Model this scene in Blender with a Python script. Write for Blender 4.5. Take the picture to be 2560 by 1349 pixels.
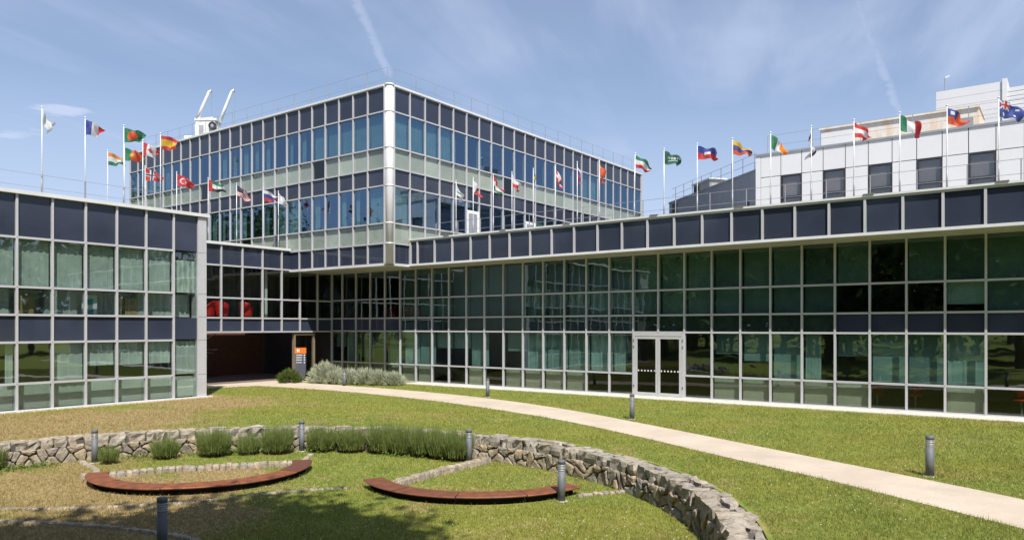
import bpy, bmesh, math, random
import numpy as np
from mathutils import Vector, Matrix, noise
R = math.radians
random.seed(7); rng = np.random.default_rng(7)
scene = bpy.context.scene
for o in list(bpy.data.objects): bpy.data.objects.remove(o)
C = scene.collection

# ------------------------------------------------------------------ camera
YAW = R(36.525)                        # heading, counter-clockwise from +X
cam = bpy.data.objects.new('camera', bpy.data.cameras.new('camera'))
C.objects.link(cam); scene.camera = cam
cam.location = (0, 0, 2.7); cam.rotation_euler = (R(90), 0, YAW - R(90))
cam.data.sensor_width = 36; cam.data.lens = 26.41; cam.data.shift_y = 0.056
cam.data.clip_start = 0.1; cam.data.clip_end = 3000

# ------------------------------------------------------------------ sun and sky
SUN_DIR = Vector((0.63, 0.77, -1.32)).normalized()       # the way the light travels
sun = bpy.data.objects.new('sun', bpy.data.lights.new('sun', 'SUN'))
C.objects.link(sun)
sun.data.energy = 5.0; sun.data.angle = R(0.53); sun.data.color = (1.0, 0.955, 0.88)
sun.rotation_euler = SUN_DIR.to_track_quat('-Z', 'Y').to_euler()
scene.view_settings.view_transform = 'Standard'; scene.view_settings.look = 'None'
scene.view_settings.exposure = 0.42; scene.view_settings.gamma = 1.0
world = bpy.data.worlds.new('World'); scene.world = world; world.use_nodes = True
def make_world():
    nt = world.node_tree; nt.nodes.clear(); N = nt.nodes.new; L = nt.links.new
    def val(x, sock):
        if isinstance(x, (int, float)): sock.default_value = x
        elif isinstance(x, tuple): sock.default_value = x
        else: L(x, sock)
    def m(op, a, b=0.0, c=0.0, clamp=False):
        n = N('ShaderNodeMath'); n.operation = op; n.use_clamp = clamp
        val(a, n.inputs[0]); val(b, n.inputs[1]); val(c, n.inputs[2]); return n.outputs[0]
    def ramp(x, a, b):
        n = N('ShaderNodeMapRange'); n.interpolation_type = 'SMOOTHSTEP'
        val(x, n.inputs[0]); n.inputs[1].default_value = a; n.inputs[2].default_value = b; return n.outputs[0]
    sky = N('ShaderNodeTexSky'); sky.sky_type = 'NISHITA'; sky.sun_disc = False
    s = -SUN_DIR
    sky.sun_elevation = math.asin(s.z); sky.sun_rotation = math.atan2(s.x, s.y)
    sky.air_density = 1.0; sky.dust_density = 0.35; sky.ozone_density = 2.6; sky.altitude = 100
    tc = N('ShaderNodeTexCoord'); sx = N('ShaderNodeSeparateXYZ'); L(tc.outputs['Generated'], sx.inputs[0])
    z = m('MAXIMUM', sx.outputs[2], 0.02)
    px = m('DIVIDE', sx.outputs[0], z); py = m('DIVIDE', sx.outputs[1], z)     # a cloud deck at one height
    cp = N('ShaderNodeCombineXYZ'); L(px, cp.inputs[0]); L(py, cp.inputs[1])
    def fbm(vec, scale, detail=6, rough=0.55, dist=0.0):
        n = N('ShaderNodeTexNoise'); n.inputs['Scale'].default_value = scale; n.inputs['Detail'].default_value = detail
        n.inputs['Roughness'].default_value = rough; n.inputs['Distortion'].default_value = dist
        L(vec, n.inputs['Vector']); return n.outputs[0]
    mp = N('ShaderNodeMapping'); L(cp.outputs[0], mp.inputs[0])
    mp.inputs['Rotation'].default_value = (0, 0, R(-21))
    mp2 = N('ShaderNodeMapping'); L(mp.outputs[0], mp2.inputs[0]); mp2.inputs['Scale'].default_value = (0.42, 2.3, 1)
    streak = fbm(mp2.outputs[0], 1.25, 7, 0.52, 0.35)
    patch = fbm(cp.outputs[0], 0.55, 5, 0.55, 0.4)
    cirrus = m('MULTIPLY', ramp(streak, 0.36, 0.72), ramp(patch, 0.28, 0.62))
    cirrus = m('ADD', m('MULTIPLY', cirrus, 0.42), m('ADD', 0.16, m('MULTIPLY', patch, 0.22)))
    fine = fbm(cp.outputs[0], 9.0, 6, 0.6)
    def trail(ax, ay, bx, by, w, op):
        dx, dy = bx - ax, by - ay; ln = math.hypot(dx, dy); tx, ty = dx / ln, dy / ln
        rx = m('SUBTRACT', px, ax); ry = m('SUBTRACT', py, ay)
        t = m('ADD', m('MULTIPLY', rx, tx), m('MULTIPLY', ry, ty))
        d = m('ABSOLUTE', m('ADD', m('SUBTRACT', m('MULTIPLY', rx, ty), m('MULTIPLY', ry, tx)),
                            m('MULTIPLY', m('SUBTRACT', fine, 0.5), w * 1.0)))
        core = m('SUBTRACT', 1.0, ramp(d, 0.0, w))
        ends = m('MULTIPLY', ramp(t, -0.5 * ln, 0.0), m('SUBTRACT', 1.0, ramp(t, ln * 0.85, ln * 1.25)))
        return m('MULTIPLY', m('MULTIPLY', core, ends), m('MULTIPLY', ramp(fine, 0.05, 0.55), op))
    tr = trail(1.562, 1.75, 2.115, 2.171, 0.046, 0.62)
    for a in ((2.471, 0.522, 4.035, 0.646, 0.045, 0.6), (1.21, 3.474, 1.432, 3.624, 0.02, 0.35), (2.385, 1.766, 2.526, 0.754, 0.06, 0.22)):
        tr = m('MAXIMUM', tr, trail(*a))
    # small puffs of low cumulus
    pn = fbm(cp.outputs[0], 2.6, 6, 0.55)
    def puff(ax, ay, r):
        d = m('SQRT', m('ADD', m('POWER', m('SUBTRACT', px, ax), 2.0), m('POWER', m('SUBTRACT', py, ay), 2.0)))
        return ramp(m('SUBTRACT', m('ADD', pn, m('SUBTRACT', 0.25, m('MULTIPLY', d, 0.25 / r))), 0.0), 0.40, 0.66)
    pf = m('MAXIMUM', puff(1.60, 4.42, 0.20), puff(1.52, 3.74, 0.13))
    pf = m('MULTIPLY', pf, 1.0)
    haze = m('MULTIPLY', m('SUBTRACT', 1.0, ramp(sx.outputs[2], 0.0, 0.45)), 0.9)
    fac = m('MAXIMUM', m('MAXIMUM', cirrus, tr), m('MAXIMUM', pf, haze))
    mix = N('ShaderNodeMix'); mix.data_type = 'RGBA'; L(fac, mix.inputs[0]); L(sky.outputs[0], mix.inputs[6])
    mix.inputs[7].default_value = (4.6, 5.35, 7.2, 1)
    bg = N('ShaderNodeBackground'); L(mix.outputs[2], bg.inputs[0]); bg.inputs[1].default_value = 0.096
    out = N('ShaderNodeOutputWorld'); L(bg.outputs[0], out.inputs[0])
make_world()

# ------------------------------------------------------------------ materials
MATS = {}
class NT:
    def __init__(s, name):
        s.mat = bpy.data.materials.new(name); s.mat.use_nodes = True; s.nt = s.mat.node_tree
        s.b = s.nt.nodes['Principled BSDF']; s.out = s.nt.nodes['Material Output']; MATS[name] = s.mat
    def n(s, t, **k):
        x = s.nt.nodes.new(t)
        for a, b in k.items(): setattr(x, a, b)
        return x
    def l(s, a, b): s.nt.links.new(a, b)
    def set(s, x, sock):
        if hasattr(x, 'is_linked') or isinstance(x, bpy.types.NodeSocket): s.l(x, sock)
        else: sock.default_value = x
    def pos(s):
        return s.n('ShaderNodeNewGeometry').outputs['Position']
    def noise(s, vec, scale, detail=4, rough=0.55, dist=0.0):
        x = s.n('ShaderNodeTexNoise'); x.inputs['Scale'].default_value = scale; x.inputs['Detail'].default_value = detail
        x.inputs['Roughness'].default_value = rough; x.inputs['Distortion'].default_value = dist
        if vec: s.l(vec, x.inputs['Vector'])
        return x.outputs[0]
    def rng(s, x, a, b, c=0.0, d=1.0, smooth=True):
        q = s.n('ShaderNodeMapRange'); q.interpolation_type = 'SMOOTHSTEP' if smooth else 'LINEAR'
        s.l(x, q.inputs[0]); q.inputs[1].default_value = a; q.inputs[2].default_value = b
        q.inputs[3].default_value = c; q.inputs[4].default_value = d; return q.outputs[0]
    def mixc(s, f, a, b, mode='MIX'):
        q = s.n('ShaderNodeMix'); q.data_type = 'RGBA'; q.blend_type = mode
        s.set(f, q.inputs[0])
        for v, k in ((a, 6), (b, 7)):
            if isinstance(v, tuple): q.inputs[k].default_value = (*v, 1)
            else: s.l(v, q.inputs[k])
        return q.outputs[2]
    def math(s, op, a, b=0.0, clamp=False):
        q = s.n('ShaderNodeMath', operation=op, use_clamp=clamp); s.set(a, q.inputs[0]); s.set(b, q.inputs[1]); return q.outputs[0]
    def rnd(s): return s.n('ShaderNodeObjectInfo').outputs['Random']
    def bump(s, h, strength, dist=0.02):
        q = s.n('ShaderNodeBump'); q.inputs['Strength'].default_value = strength; q.inputs['Distance'].default_value = dist
        s.l(h, q.inputs['Height']); s.l(q.outputs[0], s.b.inputs['Normal']); return q.outputs[0]
    def base(s, c, rough=0.5, metal=0.0, spec=0.5):
        if isinstance(c, tuple): s.b.inputs['Base Color'].default_value = (*c, 1)
        else: s.l(c, s.b.inputs['Base Color'])
        s.set(rough, s.b.inputs['Roughness']); s.b.inputs['Metallic'].default_value = metal
        s.b.inputs['Specular IOR Level'].default_value = spec; return s

def simple(name, c, rough=0.5, metal=0.0, spec=0.5, var=0.12, scale=1.5):
    k = NT(name); p = k.pos()
    n1 = k.noise(p, scale, 5); n2 = k.noise(p, scale * 14, 3)
    f = k.math('ADD', k.math('MULTIPLY', n1, 0.7), k.math('MULTIPLY', n2, 0.3))
    col = k.mixc(k.rng(f, 0.3, 0.7), tuple(v * (1 - var) for v in c), tuple(min(v * (1 + var), 1) for v in c))
    k.base(col, rough, metal, spec); return k.mat

simple('aluminium', (0.49, 0.485, 0.505), 0.38, 0.15, 0.5, 0.07, 0.8)
simple('white_paint', (0.72, 0.72, 0.71), 0.5, 0, 0.4, 0.06)
simple('column_paint', (0.60, 0.595, 0.61), 0.6, 0, 0.3, 0.05)
simple('coping_metal', (0.66, 0.66, 0.66), 0.4, 0.1, 0.5, 0.08)
simple('joint_grey', (0.16, 0.15, 0.145), 0.7)
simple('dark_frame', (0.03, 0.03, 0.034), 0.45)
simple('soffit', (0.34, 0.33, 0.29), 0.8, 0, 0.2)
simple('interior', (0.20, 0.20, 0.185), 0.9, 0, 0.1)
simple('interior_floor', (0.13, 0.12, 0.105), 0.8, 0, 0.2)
def sill_mat():
    k = NT('sill_board'); r = k.rnd(); p = k.pos(); n = k.noise(p, 1.1, 5, 0.6)
    c = k.mixc(r, (0.42, 0.44, 0.42), (0.66, 0.67, 0.64)); c = k.mixc(k.rng(n, 0.35, 0.7, 0, 0.4), c, (0.40, 0.41, 0.39)); k.base(c, 0.85, 0, 0.15)
sill_mat()
simple('sun_blind', (0.66, 0.66, 0.60), 0.9, 0, 0.1)
def blind_mat():
    k = NT('wing_blind'); r = k.rnd(); p = k.pos(); n = k.noise(p, 0.7, 4)
    c = k.mixc(r, (0.17, 0.20, 0.19), (0.46, 0.50, 0.47)); c = k.mixc(k.rng(n, 0.3, 0.7, 0, 0.35), c, (0.15, 0.17, 0.16)); k.base(c, 0.9, 0, 0.1)
blind_mat()
simple('office_blind', (0.36, 0.355, 0.35), 0.9, 0, 0.1)
simple('roofing', (0.36, 0.35, 0.33), 0.9)
simple('rail_grey', (0.30, 0.31, 0.33), 0.5, 0.3)
simple('pole_white', (0.70, 0.71, 0.72), 0.35, 0.1)
simple('bollard_grey', (0.125, 0.13, 0.145), 0.6, 0.0, 0.5, 0.15, 6)
simple('bollard_light', (0.34, 0.35, 0.345), 0.4, 0.2)
simple('timber', (0.20, 0.155, 0.105), 0.7)
simple('red_fabric', (0.62, 0.012, 0.014), 0.6)
simple('crane_white', (0.74, 0.75, 0.75), 0.45, 0.0, 0.4, 0.08, 3)
simple('concrete', (0.46, 0.43, 0.38), 0.9, 0, 0.2, 0.3, 1.2)
simple('strip_concrete', (0.55, 0.52, 0.46), 0.9, 0, 0.2, 0.15, 3)
simple('dark_paving', (0.16, 0.13, 0.115), 0.85, 0, 0.25, 0.2, 2)
simple('sign_grey', (0.085, 0.09, 0.115), 0.45)
simple('sign_orange', (0.80, 0.16, 0.01), 0.5)
simple('sign_white', (0.8, 0.8, 0.8), 0.5)
simple('chestnut', (0.40, 0.28, 0.13), 0.6)
simple('teal_paint', (0.05, 0.36, 0.42), 0.5)
simple('stem', (0.16, 0.12, 0.075), 0.9)
simple('panel_white', (0.63, 0.63, 0.64), 0.5, 0.0, 0.4, 0.03, 0.5)
simple('grey_cladding', (0.29, 0.30, 0.34), 0.5, 0.2, 0.4, 0.06, 0.7)
simple('mortar', (0.10, 0.09, 0.08), 1.0, 0, 0.1)
simple('painted_shade_black', (0.02, 0.02, 0.02), 1.0, 0, 0.0)  # near-black that paints the shade below the bench planks

def spandrel_mat():
    k = NT('spandrel'); p = k.pos(); r = k.rnd()
    n = k.noise(p, 0.9, 4)
    c = k.mixc(k.rng(n, 0.3, 0.7), (0.033, 0.040, 0.066), (0.042, 0.051, 0.080))
    c = k.mixc(k.math('MULTIPLY', r, 0.5), c, (0.022, 0.025, 0.036))
    k.base(c, 0.07, 0.0, 0.42); k.bump(k.noise(p, 1.6, 2), 0.035, 0.05)
spandrel_mat()
def glass_mat(name, tint, ior, refl):
    k = NT(name); p = k.pos(); r = k.rnd()
    h = k.noise(p, 1.35, 2, 0.4)
    bp = k.n('ShaderNodeBump'); bp.inputs['Strength'].default_value = 0.042; bp.inputs['Distance'].default_value = 0.05
    k.l(h, bp.inputs['Height'])
    fr = k.n('ShaderNodeFresnel'); fr.inputs['IOR'].default_value = ior
    bf = k.n('ShaderNodeNewGeometry').outputs['Backfacing']
    fac = k.math('MULTIPLY', fr.outputs[0], k.math('SUBTRACT', 1.0, bf), True)
    gl = k.n('ShaderNodeBsdfGlossy'); gl.inputs['Roughness'].default_value = 0.012
    gl.inputs['Color'].default_value = (*refl, 1); k.l(bp.outputs[0], gl.inputs['Normal'])
    tr = k.n('ShaderNodeBsdfTransparent')
    k.l(k.mixc(k.math('MULTIPLY', r, 0.35), tint, tuple(v * 0.8 for v in tint)), tr.inputs['Color'])
    mx = k.n('ShaderNodeMixShader'); k.l(fac, mx.inputs[0]); k.l(tr.outputs[0], mx.inputs[1]); k.l(gl.outputs[0], mx.inputs[2])
    k.l(mx.outputs[0], k.out.inputs['Surface'])
glass_mat('green_glass', (0.825, 0.885, 0.865), 2.5, (0.82, 0.94, 1.0))
glass_mat('clear_glass', (0.80, 0.84, 0.82), 1.55, (0.95, 0.97, 1.0))
glass_mat('blue_glass', (0.60, 0.71, 0.70), 3.0, (0.47, 0.70, 1.0))
glass_mat('wing_glass', (0.68, 0.79, 0.775), 2.2, (0.76, 0.93, 1.0))
glass_mat('grey_glass', (0.80, 0.79, 0.78), 2.0, (0.95, 0.96, 1.0))
glass_mat('pale_glass', (0.87, 0.895, 0.87), 1.6, (0.9, 0.96, 1.0))
glass_mat('smoke_glass', (0.72, 0.755, 0.70), 1.7, (0.9, 0.95, 1.0))
def curtain_mat():
    k = NT('curtain'); p = k.pos(); n = k.noise(p, 2.0, 4)
    c = k.mixc(k.rng(n, 0.3, 0.7), (0.60, 0.64, 0.60), (0.74, 0.77, 0.73)); k.base(c, 0.9, 0, 0.1)
    tl = k.n('ShaderNodeBsdfTranslucent'); k.l(c, tl.inputs[0])
    mx = k.n('ShaderNodeMixShader'); mx.inputs[0].default_value = 0.25
    k.l(k.b.outputs[0], mx.inputs[1]); k.l(tl.outputs[0], mx.inputs[2]); k.l(mx.outputs[0], k.out.inputs['Surface'])
curtain_mat()

RING = (5.95, 11.32)                 # middle of the round garden
def lawn_colour(k, p, dark=1.0):
    """green and sun-dried grass: patches that lie in the turf itself"""
    sx = k.n('ShaderNodeSeparateXYZ'); k.l(p, sx.inputs[0]); X, Y = sx.outputs[0], sx.outputs[1]
    big = k.noise(p, 0.33, 4, 0.6); mid = k.noise(p, 1.4, 5, 0.65); fine = k.noise(p, 9.0, 4, 0.7)
    def spot(x, y, r0, r1):
        d = k.math('SQRT', k.math('ADD', k.math('POWER', k.math('SUBTRACT', X, x), 2.0), k.math('POWER', k.math('SUBTRACT', Y, y), 2.0)))
        return k.rng(d, r0, r1, 1.0, 0.0)
    dry = spot(5.9, 15.6, 1.8, 5.2)
    for a in ((7.0, 12.2, 0.8, 2.4), (9.8, 22.6, 1.5, 6.5), (15.0, 24.6, 0.5, 4.5), (9.5, 15.4, 0.3, 1.7)):
        dry = k.math('MAXIMUM', dry, spot(*a))
    dry = k.math('ADD', k.math('MULTIPLY', dry, 0.80), k.math('MULTIPLY', k.rng(big, 0.38, 0.72), 0.52))
    dry = k.math('ADD', dry, k.math('MULTIPLY', k.math('SUBTRACT', mid, 0.5), 1.3))
    dry = k.rng(dry, 0.26, 0.86)
    g = k.mixc(k.rng(mid, 0.30, 0.70), (0.120, 0.195, 0.026), (0.215, 0.255, 0.042))
    g = k.mixc(k.rng(k.noise(p, 0.21, 3, 0.5), 0.42, 0.62, 0, 0.6), g, (0.235, 0.225, 0.026))
    g = k.mixc(k.rng(fine, 0.35, 0.7), g, (0.315, 0.325, 0.085))
    d = k.mixc(k.rng(fine, 0.3, 0.7), (0.30, 0.205, 0.095), (0.47, 0.36, 0.185))
    return k.mixc(dry, g, d), fine
def grass_mats():
    k = NT('lawn'); p = k.pos(); c, fine = lawn_colour(k, p)
    c = k.mixc(0.25, c, (0.11, 0.09, 0.03)); k.base(c, 0.95, 0, 0.1); k.bump(k.noise(p, 30, 4, 0.7), 0.6, 0.03)
    k = NT('grass_blade'); p = k.pos(); c, fine = lawn_colour(k, p)
    c = k.mixc(k.rng(k.noise(p, 60, 2), 0.3, 0.7), c, k.mixc(0.5, c, (0.30, 0.30, 0.09)))
    k.base(c, 0.7, 0, 0.2)
    tl = k.n('ShaderNodeBsdfTranslucent'); k.l(c, tl.inputs[0])
    mx = k.n('ShaderNodeMixShader'); mx.inputs[0].default_value = 0.35
    k.l(k.b.outputs[0], mx.inputs[1]); k.l(tl.outputs[0], mx.inputs[2]); k.l(mx.outputs[0], k.out.inputs['Surface'])
grass_mats()
def leaf(name, a, b, scale=6, tl=0.3):
    k = NT(name); p = k.pos(); n = k.noise(p, scale, 3)
    c = k.mixc(k.rng(n, 0.3, 0.7), a, b); k.base(c, 0.65, 0, 0.25)
    t = k.n('ShaderNodeBsdfTranslucent'); k.l(c, t.inputs[0])
    mx = k.n('ShaderNodeMixShader'); mx.inputs[0].default_value = tl
    k.l(k.b.outputs[0], mx.inputs[1]); k.l(t.outputs[0], mx.inputs[2]); k.l(mx.outputs[0], k.out.inputs['Surface'])
leaf('tree_leaf', (0.035, 0.075, 0.014), (0.085, 0.13, 0.028), 2)
leaf('wood_leaf', (0.040, 0.085, 0.016), (0.110, 0.160, 0.035), 0.35)
leaf('lavender_leaf', (0.125, 0.175, 0.045), (0.235, 0.275, 0.085), 9)
leaf('lavender_base', (0.10, 0.085, 0.055), (0.17, 0.15, 0.085), 9)
leaf('silver_leaf', (0.36, 0.395, 0.275), (0.56, 0.575, 0.43), 7)
leaf('shrub_leaf', (0.075, 0.120, 0.022), (0.16, 0.20, 0.045), 7)
leaf('weed_leaf', (0.09, 0.16, 0.02), (0.19, 0.24, 0.05), 6)
leaf('petal', (0.75, 0.75, 0.68), (0.85, 0.85, 0.8), 6)
def stone_mat(name, tones, lichen):
    k = NT(name); r = k.rnd()
    oc = k.n('ShaderNodeTexCoord').outputs['Object']; p = k.pos()
    cr = k.n('ShaderNodeValToRGB'); k.l(r, cr.inputs[0]); cr.color_ramp.interpolation = 'LINEAR'
    e = cr.color_ramp.elements; e[0].color = (*tones[0], 1); e[1].color = (*tones[-1], 1)
    for i, t in enumerate(tones[1:-1]): x = e.new((i + 1) / (len(tones) - 1)); x.color = (*t, 1)
    n1 = k.noise(p, 7, 6, 0.65); n2 = k.noise(p, 28, 5, 0.7); n3 = k.noise(p, 3.1, 4, 0.6)
    c = k.mixc(k.rng(n1, 0.34, 0.66), cr.outputs[0], k.mixc(0.55, cr.outputs[0], (0.10, 0.092, 0.080)))
    c = k.mixc(k.rng(n3, 0.56, 0.70, 0, lichen), c, (0.44, 0.42, 0.36))
    c = k.mixc(k.rng(n2, 0.55, 0.75, 0, 0.5), c, (0.075, 0.068, 0.06))
    k.base(c, 0.95, 0, 0.15); k.bump(k.math('ADD', n1, k.math('MULTIPLY', n2, 0.5)), 0.8, 0.03)
stone_mat('rubble', [(0.30, 0.24, 0.17), (0.43, 0.345, 0.24), (0.35, 0.305, 0.24), (0.47, 0.365, 0.24), (0.27, 0.24, 0.20), (0.42, 0.36, 0.28)], 0.35)
stone_mat('capstone', [(0.38, 0.325, 0.26), (0.45, 0.39, 0.315), (0.33, 0.295, 0.25), (0.48, 0.405, 0.31)], 0.5)
stone_mat('cobble', [(0.40, 0.33, 0.26), (0.50, 0.41, 0.31), (0.36, 0.32, 0.28), (0.52, 0.40, 0.29)], 0.3)
def path_mat():
    k = NT('gravel_path'); p = k.pos(); a = k.noise(p, 0.8, 5, 0.6); b = k.noise(p, 45, 3, 0.7)
    c = k.mixc(k.rng(a, 0.3, 0.7), (0.48, 0.405, 0.315), (0.58, 0.49, 0.39)); c = k.mixc(k.rng(b, 0.35, 0.7, 0, 0.5), c, (0.40, 0.335, 0.26))
    c = k.mixc(k.rng(k.noise(p, 0.45, 6, 0.7), 0.52, 0.68, 0, 0.35), c, (0.36, 0.315, 0.26)); c = k.mixc(k.rng(k.noise(p, 4.0, 5, 0.7), 0.58, 0.75, 0, 0.3), c, (0.33, 0.28, 0.21))
    k.base(c, 0.95, 0, 0.15); k.bump(b, 0.5, 0.012)
path_mat()
def corten():
    k = NT('rust_plank'); p = k.pos(); r = k.rnd()
    a = k.noise(p, 5, 5, 0.65); b = k.noise(p, 22, 4, 0.7)
    c = k.mixc(r, (0.13, 0.050, 0.028), (0.29, 0.092, 0.030)); c = k.mixc(k.rng(a, 0.35, 0.7), c, (0.12, 0.045, 0.028))
    c = k.mixc(k.rng(b, 0.6, 0.8, 0, 0.4), c, (0.36, 0.22, 0.13)); k.base(c, 0.55, 0, 0.35); k.bump(b, 0.3, 0.01)
corten()
def brick_mat():
    k = NT('brickwork'); tc = k.n('ShaderNodeTexCoord').outputs['Object']
    mp = k.n('ShaderNodeMapping'); k.l(tc, mp.inputs[0]); mp.inputs['Rotation'].default_value = (R(90), 0, 0)
    br = k.n('ShaderNodeTexBrick'); k.l(mp.outputs[0], br.inputs[0])
    br.inputs['Color1'].default_value = (0.20, 0.075, 0.045, 1); br.inputs['Color2'].default_value = (0.14, 0.055, 0.036, 1)
    br.inputs['Mortar'].default_value = (0.15, 0.12, 0.10, 1); br.inputs['Scale'].default_value = 1.0
    br.inputs['Brick Width'].default_value = 0.22; br.inputs['Row Height'].default_value = 0.075; br.inputs['Mortar Size'].default_value = 0.008
    k.base(br.outputs[0], 0.9, 0, 0.15); k.bump(br.outputs[1], 0.4, 0.01)
brick_mat()
def stained():
    k = NT('stained_concrete'); p = k.pos(); sx = k.n('ShaderNodeMapping'); k.l(p, sx.inputs[0]); sx.inputs['Scale'].default_value = (1, 1.5, 0.5)
    a = k.noise(sx.outputs[0], 1.1, 6, 0.65); b = k.noise(p, 6, 4)
    c = k.mixc(k.rng(a, 0.42, 0.62), (0.66, 0.63, 0.60), (0.62, 0.50, 0.38)); c = k.mixc(k.rng(b, 0.5, 0.75, 0, 0.5), c, (0.56, 0.50, 0.43)); k.base(c, 0.9, 0, 0.2)
stained()
FLAGC = {'red': (0.60, 0.02, 0.025), 'orange_red': (0.72, 0.10, 0.02), 'white': (0.78, 0.78, 0.78), 'blue': (0.025, 0.055, 0.30), 'navy': (0.008, 0.012, 0.06),
         'green': (0.015, 0.20, 0.09), 'dark_green': (0.01, 0.12, 0.07), 'yellow': (0.78, 0.50, 0.03), 'orange': (0.80, 0.26, 0.02), 'black': (0.012, 0.012, 0.012), 'violet': (0.09, 0.06, 0.28), 'sky': (0.04, 0.20, 0.45)}
for n, c in FLAGC.items(): leaf('flag_' + n, tuple(v * 0.9 + 0.02 for v in c), tuple(v * 0.88 + 0.075 for v in c), 5, 0.5)

# ------------------------------------------------------------------ mesh helpers
def link(o, parent=None):
    C.objects.link(o)
    if parent: o.parent = parent
    return o
def mesh_from(name, verts, faces, mats, midx=None, smooth=False):
    me = bpy.data.meshes.new(name); me.from_pydata([tuple(v) for v in verts], [], faces); me.update()
    for m in ([mats] if isinstance(mats, str) else mats): me.materials.append(MATS[m])
    if midx is not None: me.polygons.foreach_set('material_index', midx)
    if smooth: me.polygons.foreach_set('use_smooth', [True] * len(me.polygons))
    return me
class MB:
    def __init__(s): s.v = []; s.f = []; s.mi = []
    def quadbox(s, a, b, mi=0, mat=None):
        x0, y0, z0 = a; x1, y1, z1 = b; k = len(s.v)
        P = [(x0, y0, z0), (x1, y0, z0), (x1, y1, z0), (x0, y1, z0), (x0, y0, z1), (x1, y0, z1), (x1, y1, z1), (x0, y1, z1)]
        if mat is not None: P = [tuple(mat @ Vector(p)) for p in P]
        s.v += P; s.f += [tuple(k + i for i in f) for f in ((0, 3, 2, 1), (4, 5, 6, 7), (0, 1, 5, 4), (1, 2, 6, 5), (2, 3, 7, 6), (3, 0, 4, 7))]; s.mi += [mi] * 6; return s
    def tube(s, pts, rad, n=8, mi=0, cap=True):
        pts = [Vector(p) for p in pts]; rad = rad if isinstance(rad, (list, tuple)) else [rad] * len(pts); k = len(s.v)
        for i, p in enumerate(pts):
            d = (pts[min(i + 1, len(pts) - 1)] - pts[max(i - 1, 0)]).normalized()
            a = d.orthogonal().normalized() if abs(d.z) < 0.99 else Vector((1, 0, 0)); b = d.cross(a).normalized(); a = b.cross(d)
            for j in range(n):
                t = 2 * math.pi * j / n; s.v.append(tuple(p + (a * math.cos(t) + b * math.sin(t)) * rad[i]))
        for i in range(len(pts) - 1):
            for j in range(n):
                s.f.append((k + i * n + j, k + i * n + (j + 1) % n, k + (i + 1) * n + (j + 1) % n, k + (i + 1) * n + j)); s.mi.append(mi)
        if cap:
            s.f.append(tuple(k + j for j in reversed(range(n)))); s.f.append(tuple(k + (len(pts) - 1) * n + j for j in range(n))); s.mi += [mi, mi]
        return s
    def prism(s, poly, z0, z1, mi=0):          # poly in xy
        k = len(s.v); n = len(poly); s.v += [(x, y, z0) for x, y in poly] + [(x, y, z1) for x, y in poly]
        s.f.append(tuple(k + i for i in reversed(range(n)))); s.f.append(tuple(k + n + i for i in range(n)))
        s.f += [(k + i, k + (i + 1) % n, k + n + (i + 1) % n, k + n + i) for i in range(n)]; s.mi += [mi] * (n + 2); return s
    def obj(s, name, mats, parent=None, smooth=False, loc=None):
        o = bpy.data.objects.new(name, mesh_from(name, s.v, s.f, mats, s.mi, smooth))
        if loc is not None: o.location = loc
        return link(o, parent)
_unit = {}
def unit(mat):
    """one shared unit box per material, centred, edges very slightly chamfered"""
    if mat not in _unit:
        bm = bmesh.new(); bmesh.ops.create_cube(bm, size=1.0); me = bpy.data.meshes.new('block_' + mat); bm.to_mesh(me); bm.free()
        me.materials.append(MATS[mat]); _unit[mat] = me
    return _unit[mat]
def box(name, a, b, mat, parent=None, rot=None):
    o = bpy.data.objects.new(name, unit(mat)); a = Vector(a); b = Vector(b)
    o.location = (a + b) / 2; o.scale = [abs(v) for v in (b - a)]
    if rot: o.rotation_euler = rot
    return link(o, parent)
def thing(name, label, cat, loc=(0, 0, 0), group=None, rz=0):
    o = bpy.data.objects.new(name, None); o.location = loc; o.rotation_euler = (0, 0, rz); o.empty_display_size = 0.2
    link(o); return tag(o, label, cat, group)
def tag(o, label, cat, group=None):
    o['label'] = label; o['category'] = cat
    if group: o['group'] = group
    return o
def struct(o): o['kind'] = 'structure'; return o
def stuff(o): o['kind'] = 'stuff'; return o

# ------------------------------------------------------------------ the ground
LOW = -0.58; WALL_R0 = 8.55; WALL_R1 = 9.08; A0, A1 = -70, 112      # round wall, degrees
def ground_z(x, y):
    r = math.hypot(x - RING[0], y - RING[1]); a = math.degrees(math.atan2(y - RING[1], x - RING[0]))
    inw = A0 - 3 < a < A1 + 3
    if inw: return LOW if r < 9.025 else 0.0
    t = min(max((r - 7.2) / 4.0, 0), 1); return LOW * (1 - t * t * (3 - 2 * t))
def make_lawn():
    radii = [0, 1, 2, 3, 4, 5, 6, 7, 7.6, 8.2, 8.5, 8.8, 9.02, 9.03, 9.2, 9.6, 10.2, 11, 12, 14, 18, 25, 40, 80, 160, 500]
    na = 180; v = [(RING[0], RING[1], LOW)]; f = []
    for r in radii[1:]:
        for j in range(na):
            a = 2 * math.pi * j / na; x, y = RING[0] + r * math.cos(a), RING[1] + r * math.sin(a)
            v.append((x, y, ground_z(x, y)))
    for j in range(na): f.append((0, 1 + j, 1 + (j + 1) % na))
    for i in range(len(radii) - 2):
        k = 1 + i * na
        for j in range(na): f.append((k + j, k + na + j, k + na + (j + 1) % na, k + (j + 1) % na))
    o = bpy.data.objects.new('lawn', mesh_from('lawn', v, f, 'lawn')); struct(link(o))
make_lawn()
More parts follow.
